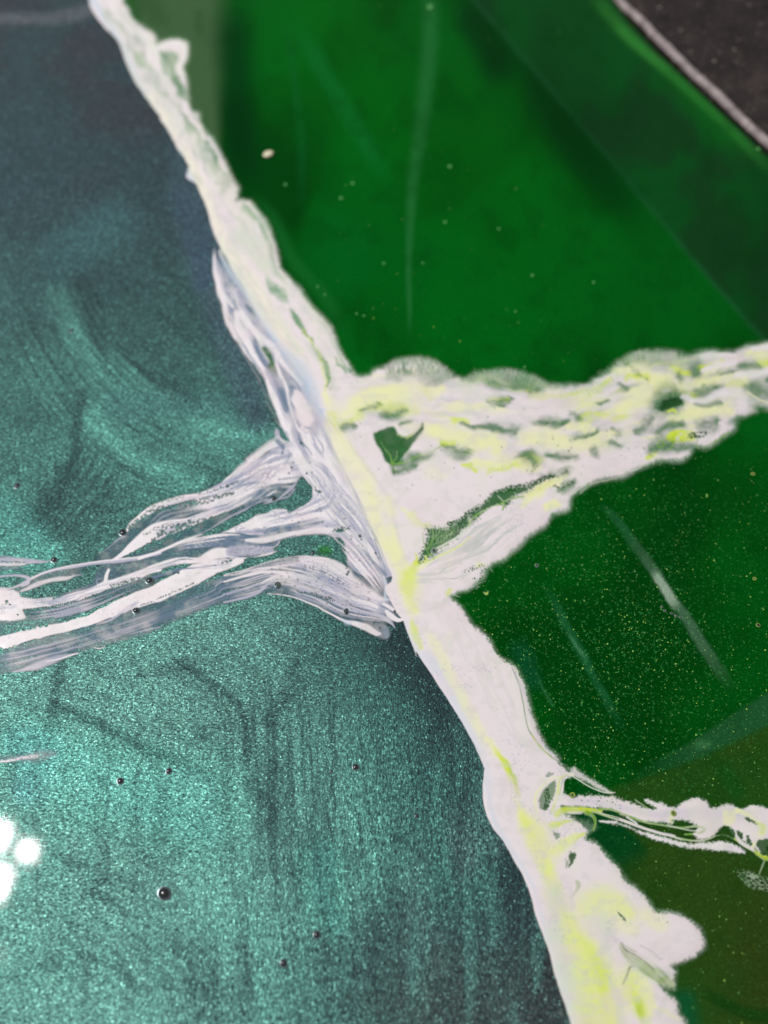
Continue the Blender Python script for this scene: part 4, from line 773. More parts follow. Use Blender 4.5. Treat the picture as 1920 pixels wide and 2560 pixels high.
def base_teal(X, Y):
    """pearl pigment colour of the teal resin, lamp glow and flake sheen put in"""
    g = np.stack([np.full(X.shape, v, np.float32) for v in (.082, .25, .205)], -1)
    def mix(m, c, a=1):
        nonlocal g; m = np.clip(m * a, 0, 1)[..., None]; g = g * (1 - m) + m * np.asarray(c, np.float32)
    def L(spec, c, a, soft=.8, wa=10, ws=90, L_=0):
        p = smooth(T(spec), 4); Xw, Yw = warped(X, Y, wa, ws, nseed()); d, s, w = rib(p, Xw, Yw)
        m = 1 - sm(1 - soft, 1 + soft, np.abs(d) / w)
        if L_: m = m * (.35 + .9 * fbm(s / 120, d / 9, 2, nseed()))
        mix(m, c, a)
    DK = (.020, .060, .062); BR = (.17, .54, .44); GR = (.17, .30, .29); BL = (.12, .33, .37)  # dark and bright swirls: sheen of turned flakes put into the colour
    n = fbm(X / 240 + .5 * fbm(X / 300, Y / 300, 2, 3), Y / 120, 3, 8)
    mix(sm(.5, .75, n), DK, .5); mix(sm(.5, .3, n), (.10, .32, .265), .4)
    mix(sm(1150, 350, X + .25 * (Y - 2000)) * sm(1380, 1560, Y), (.175, .44, .36), .8)  # lamp glow at the lower left, put into the colour
    # upper left: quiet, bluish grey of the mirrored room put into the colour
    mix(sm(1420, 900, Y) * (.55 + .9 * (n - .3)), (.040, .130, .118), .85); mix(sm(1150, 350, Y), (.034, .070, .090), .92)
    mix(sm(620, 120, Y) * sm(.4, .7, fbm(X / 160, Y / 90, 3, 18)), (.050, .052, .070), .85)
    def CB(spec, c, a, W=6, Ls=160, lo=.5, hi=.68, soft=.6):
        p = smooth(T(spec), 5); Xw, Yw = warped(X, Y, 8, 70, nseed()); d, s, w = rib(p, Xw, Yw); S_ = float(s.max()) + 1
        q = fbm(s / Ls + .2 * fbm(X / 50, Y / 50, 2, 7), d / W, 3, nseed())
        mix(sm(lo, hi, q) * (1 - sm(1 - soft, 1 + .2, np.abs(d) / w)) * sm(0, .2 * S_, s) * sm(S_, .8 * S_, s), c, a)
    CB('P 90,560,120 150,720,150 260,860,150 420,960,130 580,1030,90', DK, .75, 9, 200)
    CB('P 60,700,100 150,860,120 300,980,110 470,1060,80', BR, .25, 6, 200, .54, .7)
    CB('P 300,500,160 420,620,170 540,740,120', DK, .5, 12, 160)
    CB('P 230,950,90 190,1020,90 140,1090,80 60,1160,60', DK, .7, 7, 140)
    CB('P 60,960,120 60,1100,120 120,1180,110', DK, .4, 10, 140)
    CB('P 180,1130,70 280,1110,80 400,1060,60', DK, .6, 8, 140)
    CB('P 0,1480,120 160,1500,120 330,1560,130 520,1660,120', DK, .25, 9, 190)
    CB('P 420,1400,90 520,1500,110 560,1640,110 540,1760,90', DK, .28, 9, 190)
    CB('P 100,1700,160 300,1780,170 480,1900,150', DK, .38, 12, 200)
    CB('P 640,1400,200 660,1700,230 680,2000,240 700,2250,240', DK, .6, 9, 260)
    CB('P 800,1500,160 860,1750,200 900,2000,220 940,2300,240', DK, .6, 8, 260)
    CB('P 500,1800,160 520,2050,200 560,2300,200', BR, .2, 8, 240, .54, .7)
    CB('P 700,1700,120 740,1900,150 800,2150,150', BR, .35, 8, 240, .52, .68)
    CB('P 100,1960,160 250,2050,170 380,2160,150', DK, .35, 10, 180)
    CB('P 300,2000,80 420,2080,80 440,2200,60', DK, .5, 8, 120)
    L('P -60,42,12 60,42,12 150,32,12 215,10,12', (.4, .4, .42), .35)
    L('P 250,470,50 200,500,46 150,540,50', (.07, .21, .22), .45, wa=20)
    L('P 130,640,26 165,720,22 240,800,24 330,880,28 450,930,26 560,950,22', BR, .3, L_=1)
    CB('P 130,640,60 165,720,60 240,800,60 330,880,70 450,930,60 590,960,60', BR, .42, 5, 180, .5, .7)
    CB('P 150,840,60 220,940,50 300,1000,50 440,1040,50', BR, .5, 5, 180, .5, .66)
    L('P 200,900,20 280,980,22 370,1020,20 430,1035,16', BR, .6, L_=1)
    L('P 440,900,24 520,930,26 620,950,26', BR, .7, L_=1)
    L('P 400,960,30 500,1000,30 570,1010,20', BR, .35, L_=1)
    L('P 180,850,12 165,930,12 150,1020,16 110,1080,22 60,1140,26', DK, .7, wa=14)
    L('P 190,600,26 200,700,18 220,760,14', DK, .5)
    L('P 260,880,30 420,870,30 520,880,40', (.07, .2, .2), .4, wa=30)
    L('P 400,330,30 430,480,40 450,560,40 480,700,30 560,900,30', (.07, .13, .17), .75)
    L('P 390,430,26 430,520,34 440,600,22', (.06, .12, .18), .7)
    L('P 0,1150,80 100,1200,40', (.16, .6, .5), .4)
    L('P 100,1300,60 220,1240,50 320,1300,40', DK, .4, wa=20)
    # lower field
    L('P 120,1520,10 200,1560,12 300,1610,12 400,1650,12 460,1690,10', DK, .75, wa=7)
    L('P 135,1430,14 120,1510,13 108,1580,16 95,1620,26', DK, .6, wa=6)
    L('P 40,1600,30 80,1640,40 60,1700,34', (.10, .3, .33), .6, wa=16)
    L('P 380,1430,7 460,1480,9 520,1530,9 536,1590,8 530,1650,6', DK, .6, wa=8)
    L('P 640,1430,14 620,1500,16 580,1560,14', DK, .5, wa=8)
    L('P 340,1450,14 420,1440,16', DK, .45)
    L('P 430,1580,12 436,1590,10', DK, .6); L('P 300,1455,6 312,1458,6', DK, .7)
    L('P 540,1700,16 580,1730,18 590,1800,14', DK, .6, wa=10)
    L('P 130,1850,10 190,1880,12 200,1940,8', DK, .35, wa=6)
    L('P 170,2060,8 260,2090,10 300,2140,9', DK, .4, wa=6)
    L('P 230,1900,8 220,1905,7', DK, .7)
    L('P 400,2120,7 440,2130,8 446,2170,7 430,2200,8', DK, .65, wa=4)
    L('P 340,2130,7 400,2140,9', DK, .4, wa=4)
    L('P 30,2110,12 120,2080,12 220,2120,12', DK, .3)
    L('P 850,1810,10 890,1820,14 905,1850,9', DK, .75, wa=4)
    L('P 740,2020,8 742,2030,8', DK, .85); L('P 760,2108,8 790,2100,9 800,2112,6', DK, .8, wa=3); L('P 690,2118,5 760,2108,6', DK, .5)
    L('P 740,1990,4 840,1980,5 900,1990,4', DK, .4)
    # bright curtains
    L('P 60,1620,70 240,1700,90 420,1740,90', (.19, .68, .56), .5, wa=30)
    L('P 480,1700,60 480,1900,60 470,2000,50', (.17, .5, .42), .3, wa=20)
    L('P 690,1860,40 700,1950,40 720,2000,30', (.08, .36, .3), .4, wa=20)
    # lamp glow fading towards the vein and the lower right corner, put into the colour
    vx = np.interp(Y, [1400, 1600, 1800, 1950, 2100, 2300, 2560, 2700], [960, 1010, 1130, 1205, 1270, 1340, 1420, 1450])
    q = (vx - X) + 90 * (fbm(X / 90, Y / 240, 3, 81) - .5)
    mix(sm(430, 60, q) * sm(1380, 1560, Y), (.03, .12, .11), .85)
    mix(sm(150, 10, q) * sm(1440, 1600, Y), (.010, .032, .038), .85)
    mix(sm(2150, 2560, Y) * sm(720, 1150, X), (.045, .055, .052), .85)
    mix(sm(-40, 150, X - np.interp(Y, [1900, 2050, 2300, 2560], [900, 880, 960, 1010])) * sm(1950, 2150, Y) * sm(.35, .7, fbm(X / 120, Y / 260, 2, 82)), (.09, .17, .15), .6)
    # drawn grain: long vertical curtains low down, slanting sweeps above
    cur = fbm(X / 28 + .8 * fbm(X / 200, Y / 200, 2, 91), Y / 260, 3, 92)
    low = sm(1650, 2000, Y)
    mix(low * sm(.5, .72, cur), DK, .3); mix(low * sm(.5, .3, cur), BR, .2)
    Xq, Yq = warped(X, Y, 90, 300, 94); sw = fbm((Xq * .86 + Yq * .5) / 200, (Yq * .86 - Xq * .5) / 30, 3, 93)
    mix((1 - low) * sm(.5, .75, sw), DK, .2)
    blotch = fbm(X / 13, Y / 11, 3, 95)
    mix(sm(.45, .8, blotch), DK, .35)
    # green spot seen through the second window
    mix(sm(28, 8, np.hypot(X - 812, (Y - 1376) * 1.6)), (.02, .22, .03), .9)
    return g
# ---------------------------------------------------------------- materials
def tag(o, label=None, cat=None, group=None, kind=None):
    for k, v in (('label', label), ('category', cat), ('group', group), ('kind', kind)):
        if v: o[k] = v
    return o
def new_mat(name):
    m = bpy.data.materials.new(name); m.use_nodes = True; nt = m.node_tree
    b = nt.nodes['Principled BSDF']; return m, nt, b
def node(nt, t, **kw):
    n = nt.nodes.new(t)
    for k, v in kw.items(): setattr(n, k, v)
    return n
def noise(nt, vec, scale, detail=2, rough=.5, dist=0):
    n = node(nt, 'ShaderNodeTexNoise'); n.inputs['Scale'].default_value = scale; n.inputs['Detail'].default_value = detail
    n.inputs['Roughness'].default_value = rough; n.inputs['Distortion'].default_value = dist; nt.links.new(vec, n.inputs['Vector']); return n
def ramp(nt, fac, stops):
    r = node(nt, 'ShaderNodeValToRGB'); e = r.color_ramp.elements
    while len(e) < len(stops): e.new(.5)
    for el, (p, c) in zip(e, stops): el.position = p; el.color = (*c, 1) if len(c) == 3 else c
    nt.links.new(fac, r.inputs[0]); return r
def mul(nt, a, b, fac=1.0):
    m = node(nt, 'ShaderNodeMix', data_type='RGBA', blend_type='MULTIPLY'); m.inputs[0].default_value = fac
    nt.links.new(a, m.inputs[6]); nt.links.new(b, m.inputs[7]); return m
def mat_teal():
    m, nt, b = new_mat('teal_pearl_resin'); L = nt.links.new
    tc = node(nt, 'ShaderNodeTexCoord').outputs['Object']
    at = node(nt, 'ShaderNodeAttribute', attribute_name='pigment')
    mp1 = node(nt, 'ShaderNodeMapping'); mp1.inputs['Scale'].default_value = (.62, 1.15, 1); mp1.inputs['Rotation'].default_value = (0, 0, .25); L(tc, mp1.inputs['Vector'])
    mp2 = node(nt, 'ShaderNodeMapping'); mp2.inputs['Scale'].default_value = (1.2, .42, 1); mp2.inputs['Rotation'].default_value = (0, 0, .06); L(tc, mp2.inputs['Vector'])
    ga = noise(nt, mp1.outputs[0], 1900, 3, .62, .5); gb = noise(nt, mp2.outputs[0], 1900, 3, .62, .5)
    drift = noise(nt, tc, 22, 2, .5); sx = node(nt, 'ShaderNodeSeparateXYZ'); L(tc, sx.inputs[0])
    def ma(op, a_, b_):
        n_ = node(nt, 'ShaderNodeMath', operation=op)
        for i_, v_ in enumerate((a_, b_)):
            if isinstance(v_, (int, float)): n_.inputs[i_].default_value = v_
            else: L(v_, n_.inputs[i_])
        return n_.outputs[0]
    f_ = ma('ADD', ma('ADD', ma('MULTIPLY', sx.outputs[0], 14.0), ma('MULTIPLY', sx.outputs[1], -9.0)), ma('ADD', drift.outputs['Fac'], 1.0))
    rf = ramp(nt, f_, [(.25, (0, 0, 0)), (.95, (1, 1, 1))])
    gm = node(nt, 'ShaderNodeMix'); L(rf.outputs[0], gm.inputs[0]); L(ga.outputs['Fac'], gm.inputs[2]); L(gb.outputs['Fac'], gm.inputs[3])
    class G_: outputs = {'Fac': gm.outputs[0]}
    g = G_
    g2 = noise(nt, tc, 2600, 2, .6)
    r = ramp(nt, g.outputs['Fac'], [(.34, (.17, .21, .25)), (.50, (.86, .88, .90)), (.64, (1.65, 1.58, 1.58))])
    c1 = mul(nt, at.outputs['Color'], r.outputs['Color'])
    vo = node(nt, 'ShaderNodeTexVoronoi'); vo.inputs['Scale'].default_value = 2900; L(tc, vo.inputs['Vector'])
    sep = node(nt, 'ShaderNodeSeparateColor'); L(vo.outputs['Color'], sep.inputs[0])
    r2 = ramp(nt, sep.outputs[0], [(.0, (.62, .62, .64)), (.7, (.95, .95, .95)), (.90, (1.15, 1.15, 1.15)), (.95, (2.3, 2.2, 2.15))])
    c2 = mul(nt, c1.outputs[2], r2.outputs['Color'])
    r3 = ramp(nt, sep.outputs[1], [(.92, (0, 0, 0)), (.96, (.03, .10, .09)), (1., (.14, .33, .30))])
    gl = node(nt, 'ShaderNodeMix', data_type='RGBA', blend_type='ADD'); gl.inputs[0].default_value = 1; L(c2.outputs[2], gl.inputs[6]); L(r3.outputs[0], gl.inputs[7])
    L(gl.outputs[2], b.inputs['Base Color'])
    b.inputs['Metallic'].default_value = .85; b.inputs['Roughness'].default_value = .46
    bp = node(nt, 'ShaderNodeBump'); bp.inputs['Strength'].default_value = .55; bp.inputs['Distance'].default_value = .0006
    ad = node(nt, 'ShaderNodeMath', operation='ADD'); L(g.outputs['Fac'], ad.inputs[0])
    ml = node(nt, 'ShaderNodeMath', operation='MULTIPLY'); L(g2.outputs['Fac'], ml.inputs[0]); ml.inputs[1].default_value = .35; L(ml.outputs[0], ad.inputs[1])
    L(ad.outputs[0], bp.inputs['Height']); L(bp.outputs[0], b.inputs['Normal'])
    b.inputs['Coat Weight'].default_value = 1; b.inputs['Coat Roughness'].default_value = .008; b.inputs['Coat IOR'].default_value = 1.5
    bc = node(nt, 'ShaderNodeBump'); bc.inputs['Strength'].default_value = .12; bc.inputs['Distance'].default_value = .00002
    L(g.outputs['Fac'], bc.inputs['Height']); L(bc.outputs[0], b.inputs['Coat Normal'])
    return m
def mat_green():
    m, nt, b = new_mat('green_resin'); L = nt.links.new
    tc = node(nt, 'ShaderNodeTexCoord').outputs['Object']
    at = node(nt, 'ShaderNodeAttribute', attribute_name='pigment')
    n = noise(nt, tc, 1500, 3, .65)
    r = ramp(nt, n.outputs['Fac'], [(.35, (.8, .8, .8)), (.65, (1.22, 1.22, 1.22))])
    c1 = mul(nt, at.outputs['Color'], r.outputs['Color']); vo = node(nt, 'ShaderNodeTexVoronoi'); vo.inputs['Scale'].default_value = 2400; L(tc, vo.inputs['Vector'])
    sep = node(nt, 'ShaderNodeSeparateColor'); L(vo.outputs['Color'], sep.inputs[0]); r3 = ramp(nt, sep.outputs[0], [(.86, (0, 0, 0)), (.93, (.012, .075, .02)), (1., (.05, .26, .07))])
    sp = node(nt, 'ShaderNodeAttribute', attribute_name='spark'); gl = node(nt, 'ShaderNodeMix', data_type='RGBA', blend_type='ADD'); L(sp.outputs['Fac'], gl.inputs[0]); L(c1.outputs[2], gl.inputs[6]); L(r3.outputs[0], gl.inputs[7])
    L(gl.outputs[2], b.inputs['Base Color'])
    b.inputs['Roughness'].default_value = .2; b.inputs['Specular IOR Level'].default_value = .04
    return m
def mat_film():
    m, nt, b = new_mat('white_resin_film'); L = nt.links.new
    at = node(nt, 'ShaderNodeAttribute', attribute_name='pigment'); al = node(nt, 'ShaderNodeAttribute', attribute_name='cover')
    L(at.outputs['Color'], b.inputs['Base Color']); L(al.outputs['Fac'], b.inputs['Alpha'])
    b.inputs['Roughness'].default_value = .3; b.inputs['Specular IOR Level'].default_value = .25
    return m
TEAL = mat_teal(); GREEN = mat_green(); FILM = mat_film()
# ---------------------------------------------------------------- meshes from charts
def mesh_grid(name, vx, vy, vz, keep_faces, attrs, mat, parent=None, smooth_=True):
    """vx, vy, vz: 2-D arrays; keep_faces: bool array one smaller; attrs: name -> array (…,3) or (…)"""
    ny, nx = vx.shape
    fy, fx = np.nonzero(keep_faces)
    if len(fy) == 0: return None
    a = fy * nx + fx; quads = np.stack([a, a + nx, a + nx + 1, a + 1], 1)
    used = np.zeros(ny * nx, bool); used[quads.ravel()] = True
    idx = np.cumsum(used) - 1; quads = idx[quads].astype(np.int32)
    co = np.stack([vx.ravel()[used], vy.ravel()[used], vz.ravel()[used]], 1).astype(np.float32)
    me = bpy.data.meshes.new(name); nq = len(quads)
    me.vertices.add(len(co)); me.vertices.foreach_set('co', co.ravel())
    me.loops.add(nq * 4); me.loops.foreach_set('vertex_index', quads.ravel())
    me.polygons.add(nq); me.polygons.foreach_set('loop_start', np.arange(0, nq * 4, 4, dtype=np.int32)); me.polygons.foreach_set('loop_total', np.full(nq, 4, np.int32))
    me.update(calc_edges=True)
    if smooth_: me.polygons.foreach_set('use_smooth', np.ones(nq, bool))
    for k, v in attrs.items():
        if v.ndim == 3:
            A = me.attributes.new(k, 'FLOAT_COLOR', 'POINT'); c = np.ones((len(co), 4), np.float32); c[:, :3] = v.reshape(-1, 3)[used]; A.data.foreach_set('color', c.ravel())
        else:
            A = me.attributes.new(k, 'FLOAT', 'POINT'); A.data.foreach_set('value', v.ravel()[used].astype(np.float32))
    me.materials.append(mat)
    o = bpy.data.objects.new(name, me); COL.objects.link(o)
    if parent: o.parent = parent
    return o
def simple(name, verts, faces, mat, parent=None, smooth_=False):
    me = bpy.data.meshes.new(name); me.from_pydata([tuple(v) for v in verts], [], faces); me.update()
    if smooth_: me.polygons.foreach_set('use_smooth', [True] * len(me.polygons))
    me.materials.append(mat); o = bpy.data.objects.new(name, me); COL.objects.link(o)
    if parent: o.parent = parent
    return o
paint_all()
# --- the two resins lie side by side under the white vein
bx = np.arange(-420, 2340, 5.0, dtype=np.float32); by = np.arange(-320, 3000, 5.0, dtype=np.float32)
BXg, BYg = np.meshgrid(bx, by)
SEAM_Y = [-400, -160, 0, 300, 640, 900, 1100, 1300, 1450, 1560, 1700, 1900, 2100, 2300, 2560, 2700, 3100]
SEAM_X = [190, 225, 250, 425, 585, 690, 780, 900, 985, 1035, 1140, 1235, 1310, 1375, 1445, 1480, 1560]
seam = np.interp(BYg, SEAM_Y, SEAM_X)
# the green pour ends in a rounded rim along the tray corner at the far right
EDGE = smooth(T('C 560,-260 640,-90 690,-20 760,90 850,190 960,310 1100,440 1300,628 1500,812 1659,962 1800,1075 2200,1400 2800,1900'), 4)
ex, ey = EDGE[:, 0], EDGE[:, 1]
def past_edge(X, Y):      # >0 beyond the rim (chart units, measured across)
    return (X - np.interp(Y, ey, ex)) * .68
wx, wy = on_table_np(BXg, BYg)
pe = past_edge(BXg, BYg)
zt = np.zeros_like(wx)
fm = lambda A: A[:-1, :-1]
is_teal = (BXg < seam)
kt = (BXg < seam + 12); kg = (BXg > seam - 12) & (pe < -4)
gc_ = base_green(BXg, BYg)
TXg, TYg = np.meshgrid(np.arange(-330, 1600, 3.5, dtype=np.float32), np.arange(-230, 2830, 3.5, dtype=np.float32))
tc_ = base_teal(TXg, TYg); tx_, ty_ = on_table_np(TXg, TYg)
teal = mesh_grid('teal_resin', tx_, ty_, np.zeros_like(tx_), fm(TXg < np.interp(TYg, SEAM_Y, SEAM_X) + 12), {'pigment': tc_}, TEAL)  # pigment here also holds lamp glow, flake sheen and mirrored room
tag(teal, 'pool of dark teal resin full of shimmering metallic pearl pigment, left of the white vein', 'resin pool')
# green: drop 12 mm beyond the rim
zg = -np.clip((pe + 26) / 22, 0, 1) ** 2 * .0016 - 0.00006
lab_y = np.where(BXg < 1100, 1e9, 0)
upper = BYg < np.interp(BXg, [850, 1000, 1280, 1440, 1600, 1920, 2400], [1020, 1040, 1050, 1060, 1010, 930, 880])
lower = BYg > np.interp(BXg, [1200, 1400, 1700, 1920, 2400], [1960, 2000, 2040, 2060, 2100])
spark = (sm(1100, 1250, BYg) * (.25 + .75 * np.exp(-((BXg - 1520) / 300) ** 2 - ((BYg - 1600) / 380) ** 2)) + .10 * sm(500, 900, BYg)) * np.where(lower, .3, .55)
for nm, mk, lb in (('green_resin', upper, 'deep glossy green resin pool above the white branch, reaching the dark slab'),
                   ('green_resin', ~upper & ~lower, 'green resin pool strewn with gold glitter between the two white branches'),
                   ('green_resin', lower, 'olive green resin pool below the thin lower white branch')):
    o = mesh_grid(nm, wx, wy, zg, fm(kg & mk), {'pigment': gc_, 'spark': spark}, GREEN)  # pigment here also holds the room reflections put into the green
    tag(o, lb, 'resin pool', 'green resin pools right of the white vein')
    if 'glitter' in lb: mid_green = o
    elif 'olive' in lb: low_green = o
    else: top_green = o
# --- the white film, split into the vein, its branches and the loose wisps
A = PA; C = PC / np.maximum(PA, 1e-3)[..., None]
Xf, Yf = np.meshgrid(xs, ys)
fx_, fy_ = on_table_np(Xf, Yf)
def blur(a, n):
    k = np.ones(2 * n + 1) / (2 * n + 1)
    p = np.pad(a, n, mode='edge')
    c = np.cumsum(np.pad(p, ((1, 0), (0, 0))), 0); p2 = (c[2*n+1:] - c[:-2*n-1]) / (2*n+1)
    c = np.cumsum(np.pad(p2, ((0, 0), (1, 0))), 1); return (c[:, 2*n+1:] - c[:, :-2*n-1]) / (2*n+1)
Ab = blur(blur(A, 2), 2); Aw = blur(blur(A, 7), 7)
Aw2 = blur(blur(A, 14), 14)
hz = .00008 + .00005 * Ab + .00010 * sm(.3, 1, Aw) + .00022 * sm(.4, 1, Aw2) + .00004 * (fbm(Xf / 30, Yf / 30, 2, 55) - .5)
hz = np.where(A < .02, .00006, hz)
keepf = np.maximum.reduce([A[:-1, :-1], A[1:, :-1], A[:-1, 1:], A[1:, 1:]]) > .035
Xc, Yc = Xf[:-1, :-1], Yf[:-1, :-1]
lab = np.zeros(Xc.shape, np.int8)                      # 0 main vein
def inside(spec):
    p = T(spec)[:, :2]; sl = box(p, 4); m = np.zeros(Xc.shape, bool)
    sl = (slice(sl[0].start, min(sl[0].stop, Xc.shape[0])), slice(sl[1].start, min(sl[1].stop, Xc.shape[1])))
    m[sl] = sdpoly(p, Xc[sl], Yc[sl]) > 0; return m
LEFT = inside('e 60,60 175,100 250,240 370,440 480,560 580,720 680,900 800,1080 900,1200 1020,1360 1120,1500 1220,1700 1290,1850 1340,1990 | c 800,330 900,520 1000,720 1080,880 1150,1050 1220,1200 1300,1380 1365,1560 1410,1659 | H 1240,1180 1200,1220 1230,1300 1310,1380 1335,1430 1250,1560 900,1600 300,1400 0,1500 | P -100,1560 -100,1150 300,1000')
lab[LEFT] = 1
lab[inside('e 60,60 175,100 370,440 580,720 800,1080 1020,1360 1220,1700 1340,1990 | c 780,280 640,330 500,330 350,265 200,0 | e 500,1300 60,600')] = 2
lab[inside('c 220,0 350,265 330,500 480,600 590,760 500,940 340,1010 0,1050 | b 1200,800 860,850 0,1120 -200,1300 -300,900 400,200')] = 3
lab[inside('d -20,520 200,430 330,380 520,385 760,375 1000,430 1070,490 1200,700 1380,780 1450,800 1560,920 1480,1120 800,1000 -20,820 | G 800,950 0,1200 -300,1100 -300,930 0,900 200,840 480,770 850,720 1500,440')] = 4
lab[inside('I 190,360 240,300 1000,100 | F 800,500 2000,300 2000,1050 1500,1100 1100,1400 600,1560 | f 1500,600 900,1000 600,1130 400,1230 210,1000 270,880 330,600 100,350 60,100 | I 330,740 200,620 150,560')] = 5
lab[inside('M 330,-20 420,-40 700,120 2000,100 2000,640 1500,640 900,520 540,420 440,300 330,300 330,150')] = 6
lab[inside('M 1400,640 1659,640 2000,700 2000,900 1659,850 1400,760')] = 7
lab[inside('a -300,180 430,200 560,240 540,290 300,340 -300,380')] = 8
lab[inside('a 60,1420 480,1290 680,1200 860,1200 840,1240 600,1360 300,1440 100,1450')] = 9
lab[inside('G -300,1560 400,1520 420,1620 100,1680 -300,1680')] = 10
lab[inside('f 700,1180 700,1050 850,980 1000,1000 1000,1180')] = 11
def film(name, L_, parent=None):
    return mesh_grid(name, fx_, fy_, hz, keepf & (lab == L_), {'pigment': C, 'cover': A}, FILM, parent)
tag(film('white_vein', 0), 'wide white resin vein with yellow drifts running from top left to bottom right', 'resin vein')
lacing = bpy.data.objects.new('resin_lacing', None); COL.objects.link(lacing); lacing.location = (0, 0, 0)
tag(lacing, 'lavender and white resin lacing fanning out over the teal pool at left', 'resin lacing')
film('knot', 1, lacing); film('lobe', 2, lacing); film('strand', 3, lacing); film('strand', 4, lacing)
tag(film('white_branch', 5), 'broad marbled white and yellow resin branch reaching the right edge', 'resin branch', 'white branches in the green resin')
tag(film('white_branch', 6), 'thin ragged white resin branch above the olive pool at lower right', 'resin branch', 'white branches in the green resin')
tag(film('resin_net', 7), 'faint net of pale threads on the olive resin at the right edge', 'resin wisp')
tag(film('resin_streak', 8), 'grey lavender resin streak pointing at a bubble near the left edge', 'resin streak', 'loose pale streaks on the teal resin')
tag(film('resin_streak', 9), 'slender pale resin streak just below the lacing at lower left', 'resin streak', 'loose pale streaks on the teal resin')
tag(film('resin_streak', 10), 'short white frayed streak alone on the teal resin at the left edge', 'resin streak', 'loose pale streaks on the teal resin')
o = film('resin_fleck', 11)
if o: tag(o, 'small yellow triangular fleck in the green resin beside the main junction', 'resin fleck')
# ---------------------------------------------------------------- glitter in the green resin
def mat_plain(name, c, rough=.4, metal=0, spec=.5):
    m, nt, b = new_mat(name); b.inputs['Base Color'].default_value = (*c, 1); b.inputs['Roughness'].default_value = rough
    b.inputs['Metallic'].default_value = metal; b.inputs['Specular IOR Level'].default_value = spec; return m
def mat_glitter():
    m, nt, b = new_mat('gold_green_glitter'); L = nt.links.new
    at = node(nt, 'ShaderNodeAttribute', attribute_name='pigment'); L(at.outputs['Color'], b.inputs['Base Color'])
    b.inputs['Roughness'].default_value = .5; return m
GLIT = mat_glitter()
def glitter(parent, n, dens, seed, size=1.0):
    rg = np.random.RandomState(seed); V = []; F = []; Cc = []; k = 0
    while k < n:
        x = rg.uniform(700, 1980); y = rg.uniform(-40, 2620)
        if rg.rand() > dens(x, y): continue
        k += 1
        p = on_table(x, y); q = on_table(x + 1, y); u = (q - p).length
        r = (.75 + 2.3 * rg.rand() ** 4) * u * size; a = rg.uniform(0, 6.28) if rg.rand() < .5 else rg.normal(1.2, .5); e = rg.uniform(.35, .9)
        z = .00002 + rg.uniform(0, .00004); n0 = len(V)
        for j in range(5):
            t = j * 1.2566; cx, cy = math.cos(t) * r * rg.uniform(.7, 1.2), math.sin(t) * r * e * rg.uniform(.7, 1.2)
            V.append((p.x + cx * math.cos(a) - cy * math.sin(a), p.y + cx * math.sin(a) + cy * math.cos(a), z + rg.uniform(-1, 1) * r * .12))
        F.append(tuple(range(n0, n0 + 5)))
        br = rg.rand() ** 2
        c = np.array((.05, .22, .06)) * (1 - br) + np.array((.40, .74, .12)) * br
        Cc += [tuple(c)] * 5
    o = simple('glitter', V, F, GLIT, parent)
    at = o.data.attributes.new('pigment', 'FLOAT_COLOR', 'POINT'); cc = np.ones((len(V), 4), np.float32); cc[:, :3] = Cc; at.data.foreach_set('color', cc.ravel())
    o['kind'] = 'stuff'; return o
def right_of_vein(x, y): return x > float(np.interp(y, [0, 640, 900, 1450, 1640, 1850, 1950, 2200, 2400, 2560], [380, 740, 860, 1120, 1250, 1340, 1450, 1590, 1700, 1700]))
def dm(x, y):
    if y < 1120 or y > 1990 or not right_of_vein(x, y): return 0
    if y < 1290 and x < 1600 - (y - 1120) * 1.2: return 0
    c = vnoise(np.array([x / 60.]), np.array([y / 90.]), 6)[0]
    return (.25 + .75 * math.exp(-((x - 1520) / 260) ** 2 - ((y - 1640) / 300) ** 2)) * (.4 + .8 * c)
glitter(mid_green, 3000, dm, 3)
glitter(low_green, 380, lambda x, y: .6 if (y > 2010 and right_of_vein(x - 20, y)) else 0, 4)
glitter(top_green, 150, lambda x, y: (.15 + .85 * sm(300, 900, y)) if (y < 940 and right_of_vein(x, y) and x < 1500) else 0, 5, 1.0)
# ---------------------------------------------------------------- slab beyond the rim
def mat_slab():
    m, nt, b = new_mat('dark_stone_slab'); L = nt.links.new
    tc = node(nt, 'ShaderNodeTexCoord').outputs['Object']
    n = noise(nt, tc, 60, 5, .6); r = ramp(nt, n.outputs['Fac'], [(.3, (.014, .010, .010)), (.55, (.034, .026, .024)), (.75, (.065, .050, .046))])
    n2 = noise(nt, tc, 480, 3, .6); r2 = ramp(nt, n2.outputs['Fac'], [(.62, (0, 0, 0)), (.72, (.16, .13, .12))])
    ad = node(nt, 'ShaderNodeMix', data_type='RGBA', blend_type='ADD'); ad.inputs[0].default_value = 1
    L(r.outputs[0], ad.inputs[6]); L(r2.outputs[0], ad.inputs[7]); L(ad.outputs[2], b.inputs['Base Color'])
    b.inputs['Roughness'].default_value = .6; b.inputs['Specular IOR Level'].default_value = .25
    bp = node(nt, 'ShaderNodeBump'); bp.inputs['Strength'].default_value = .6; bp.inputs['Distance'].default_value = .001; L(n2.outputs['Fac'], bp.inputs['Height']); L(bp.outputs[0], b.inputs['Normal'])
    return m
SLAB = mat_slab()
def mat_chip():
    m, nt, b = new_mat('worn_pale_edge'); L = nt.links.new
    tc = node(nt, 'ShaderNodeTexCoord').outputs['Object']
    n = noise(nt, tc, 220, 4, .65); r = ramp(nt, n.outputs['Fac'], [(.3, (.14, .11, .11)), (.48, (.34, .28, .28)), (.7, (.52, .43, .43))])
    L(r.outputs[0], b.inputs['Base Color']); b.inputs['Roughness'].default_value = .55; return m
CHIP = mat_chip()
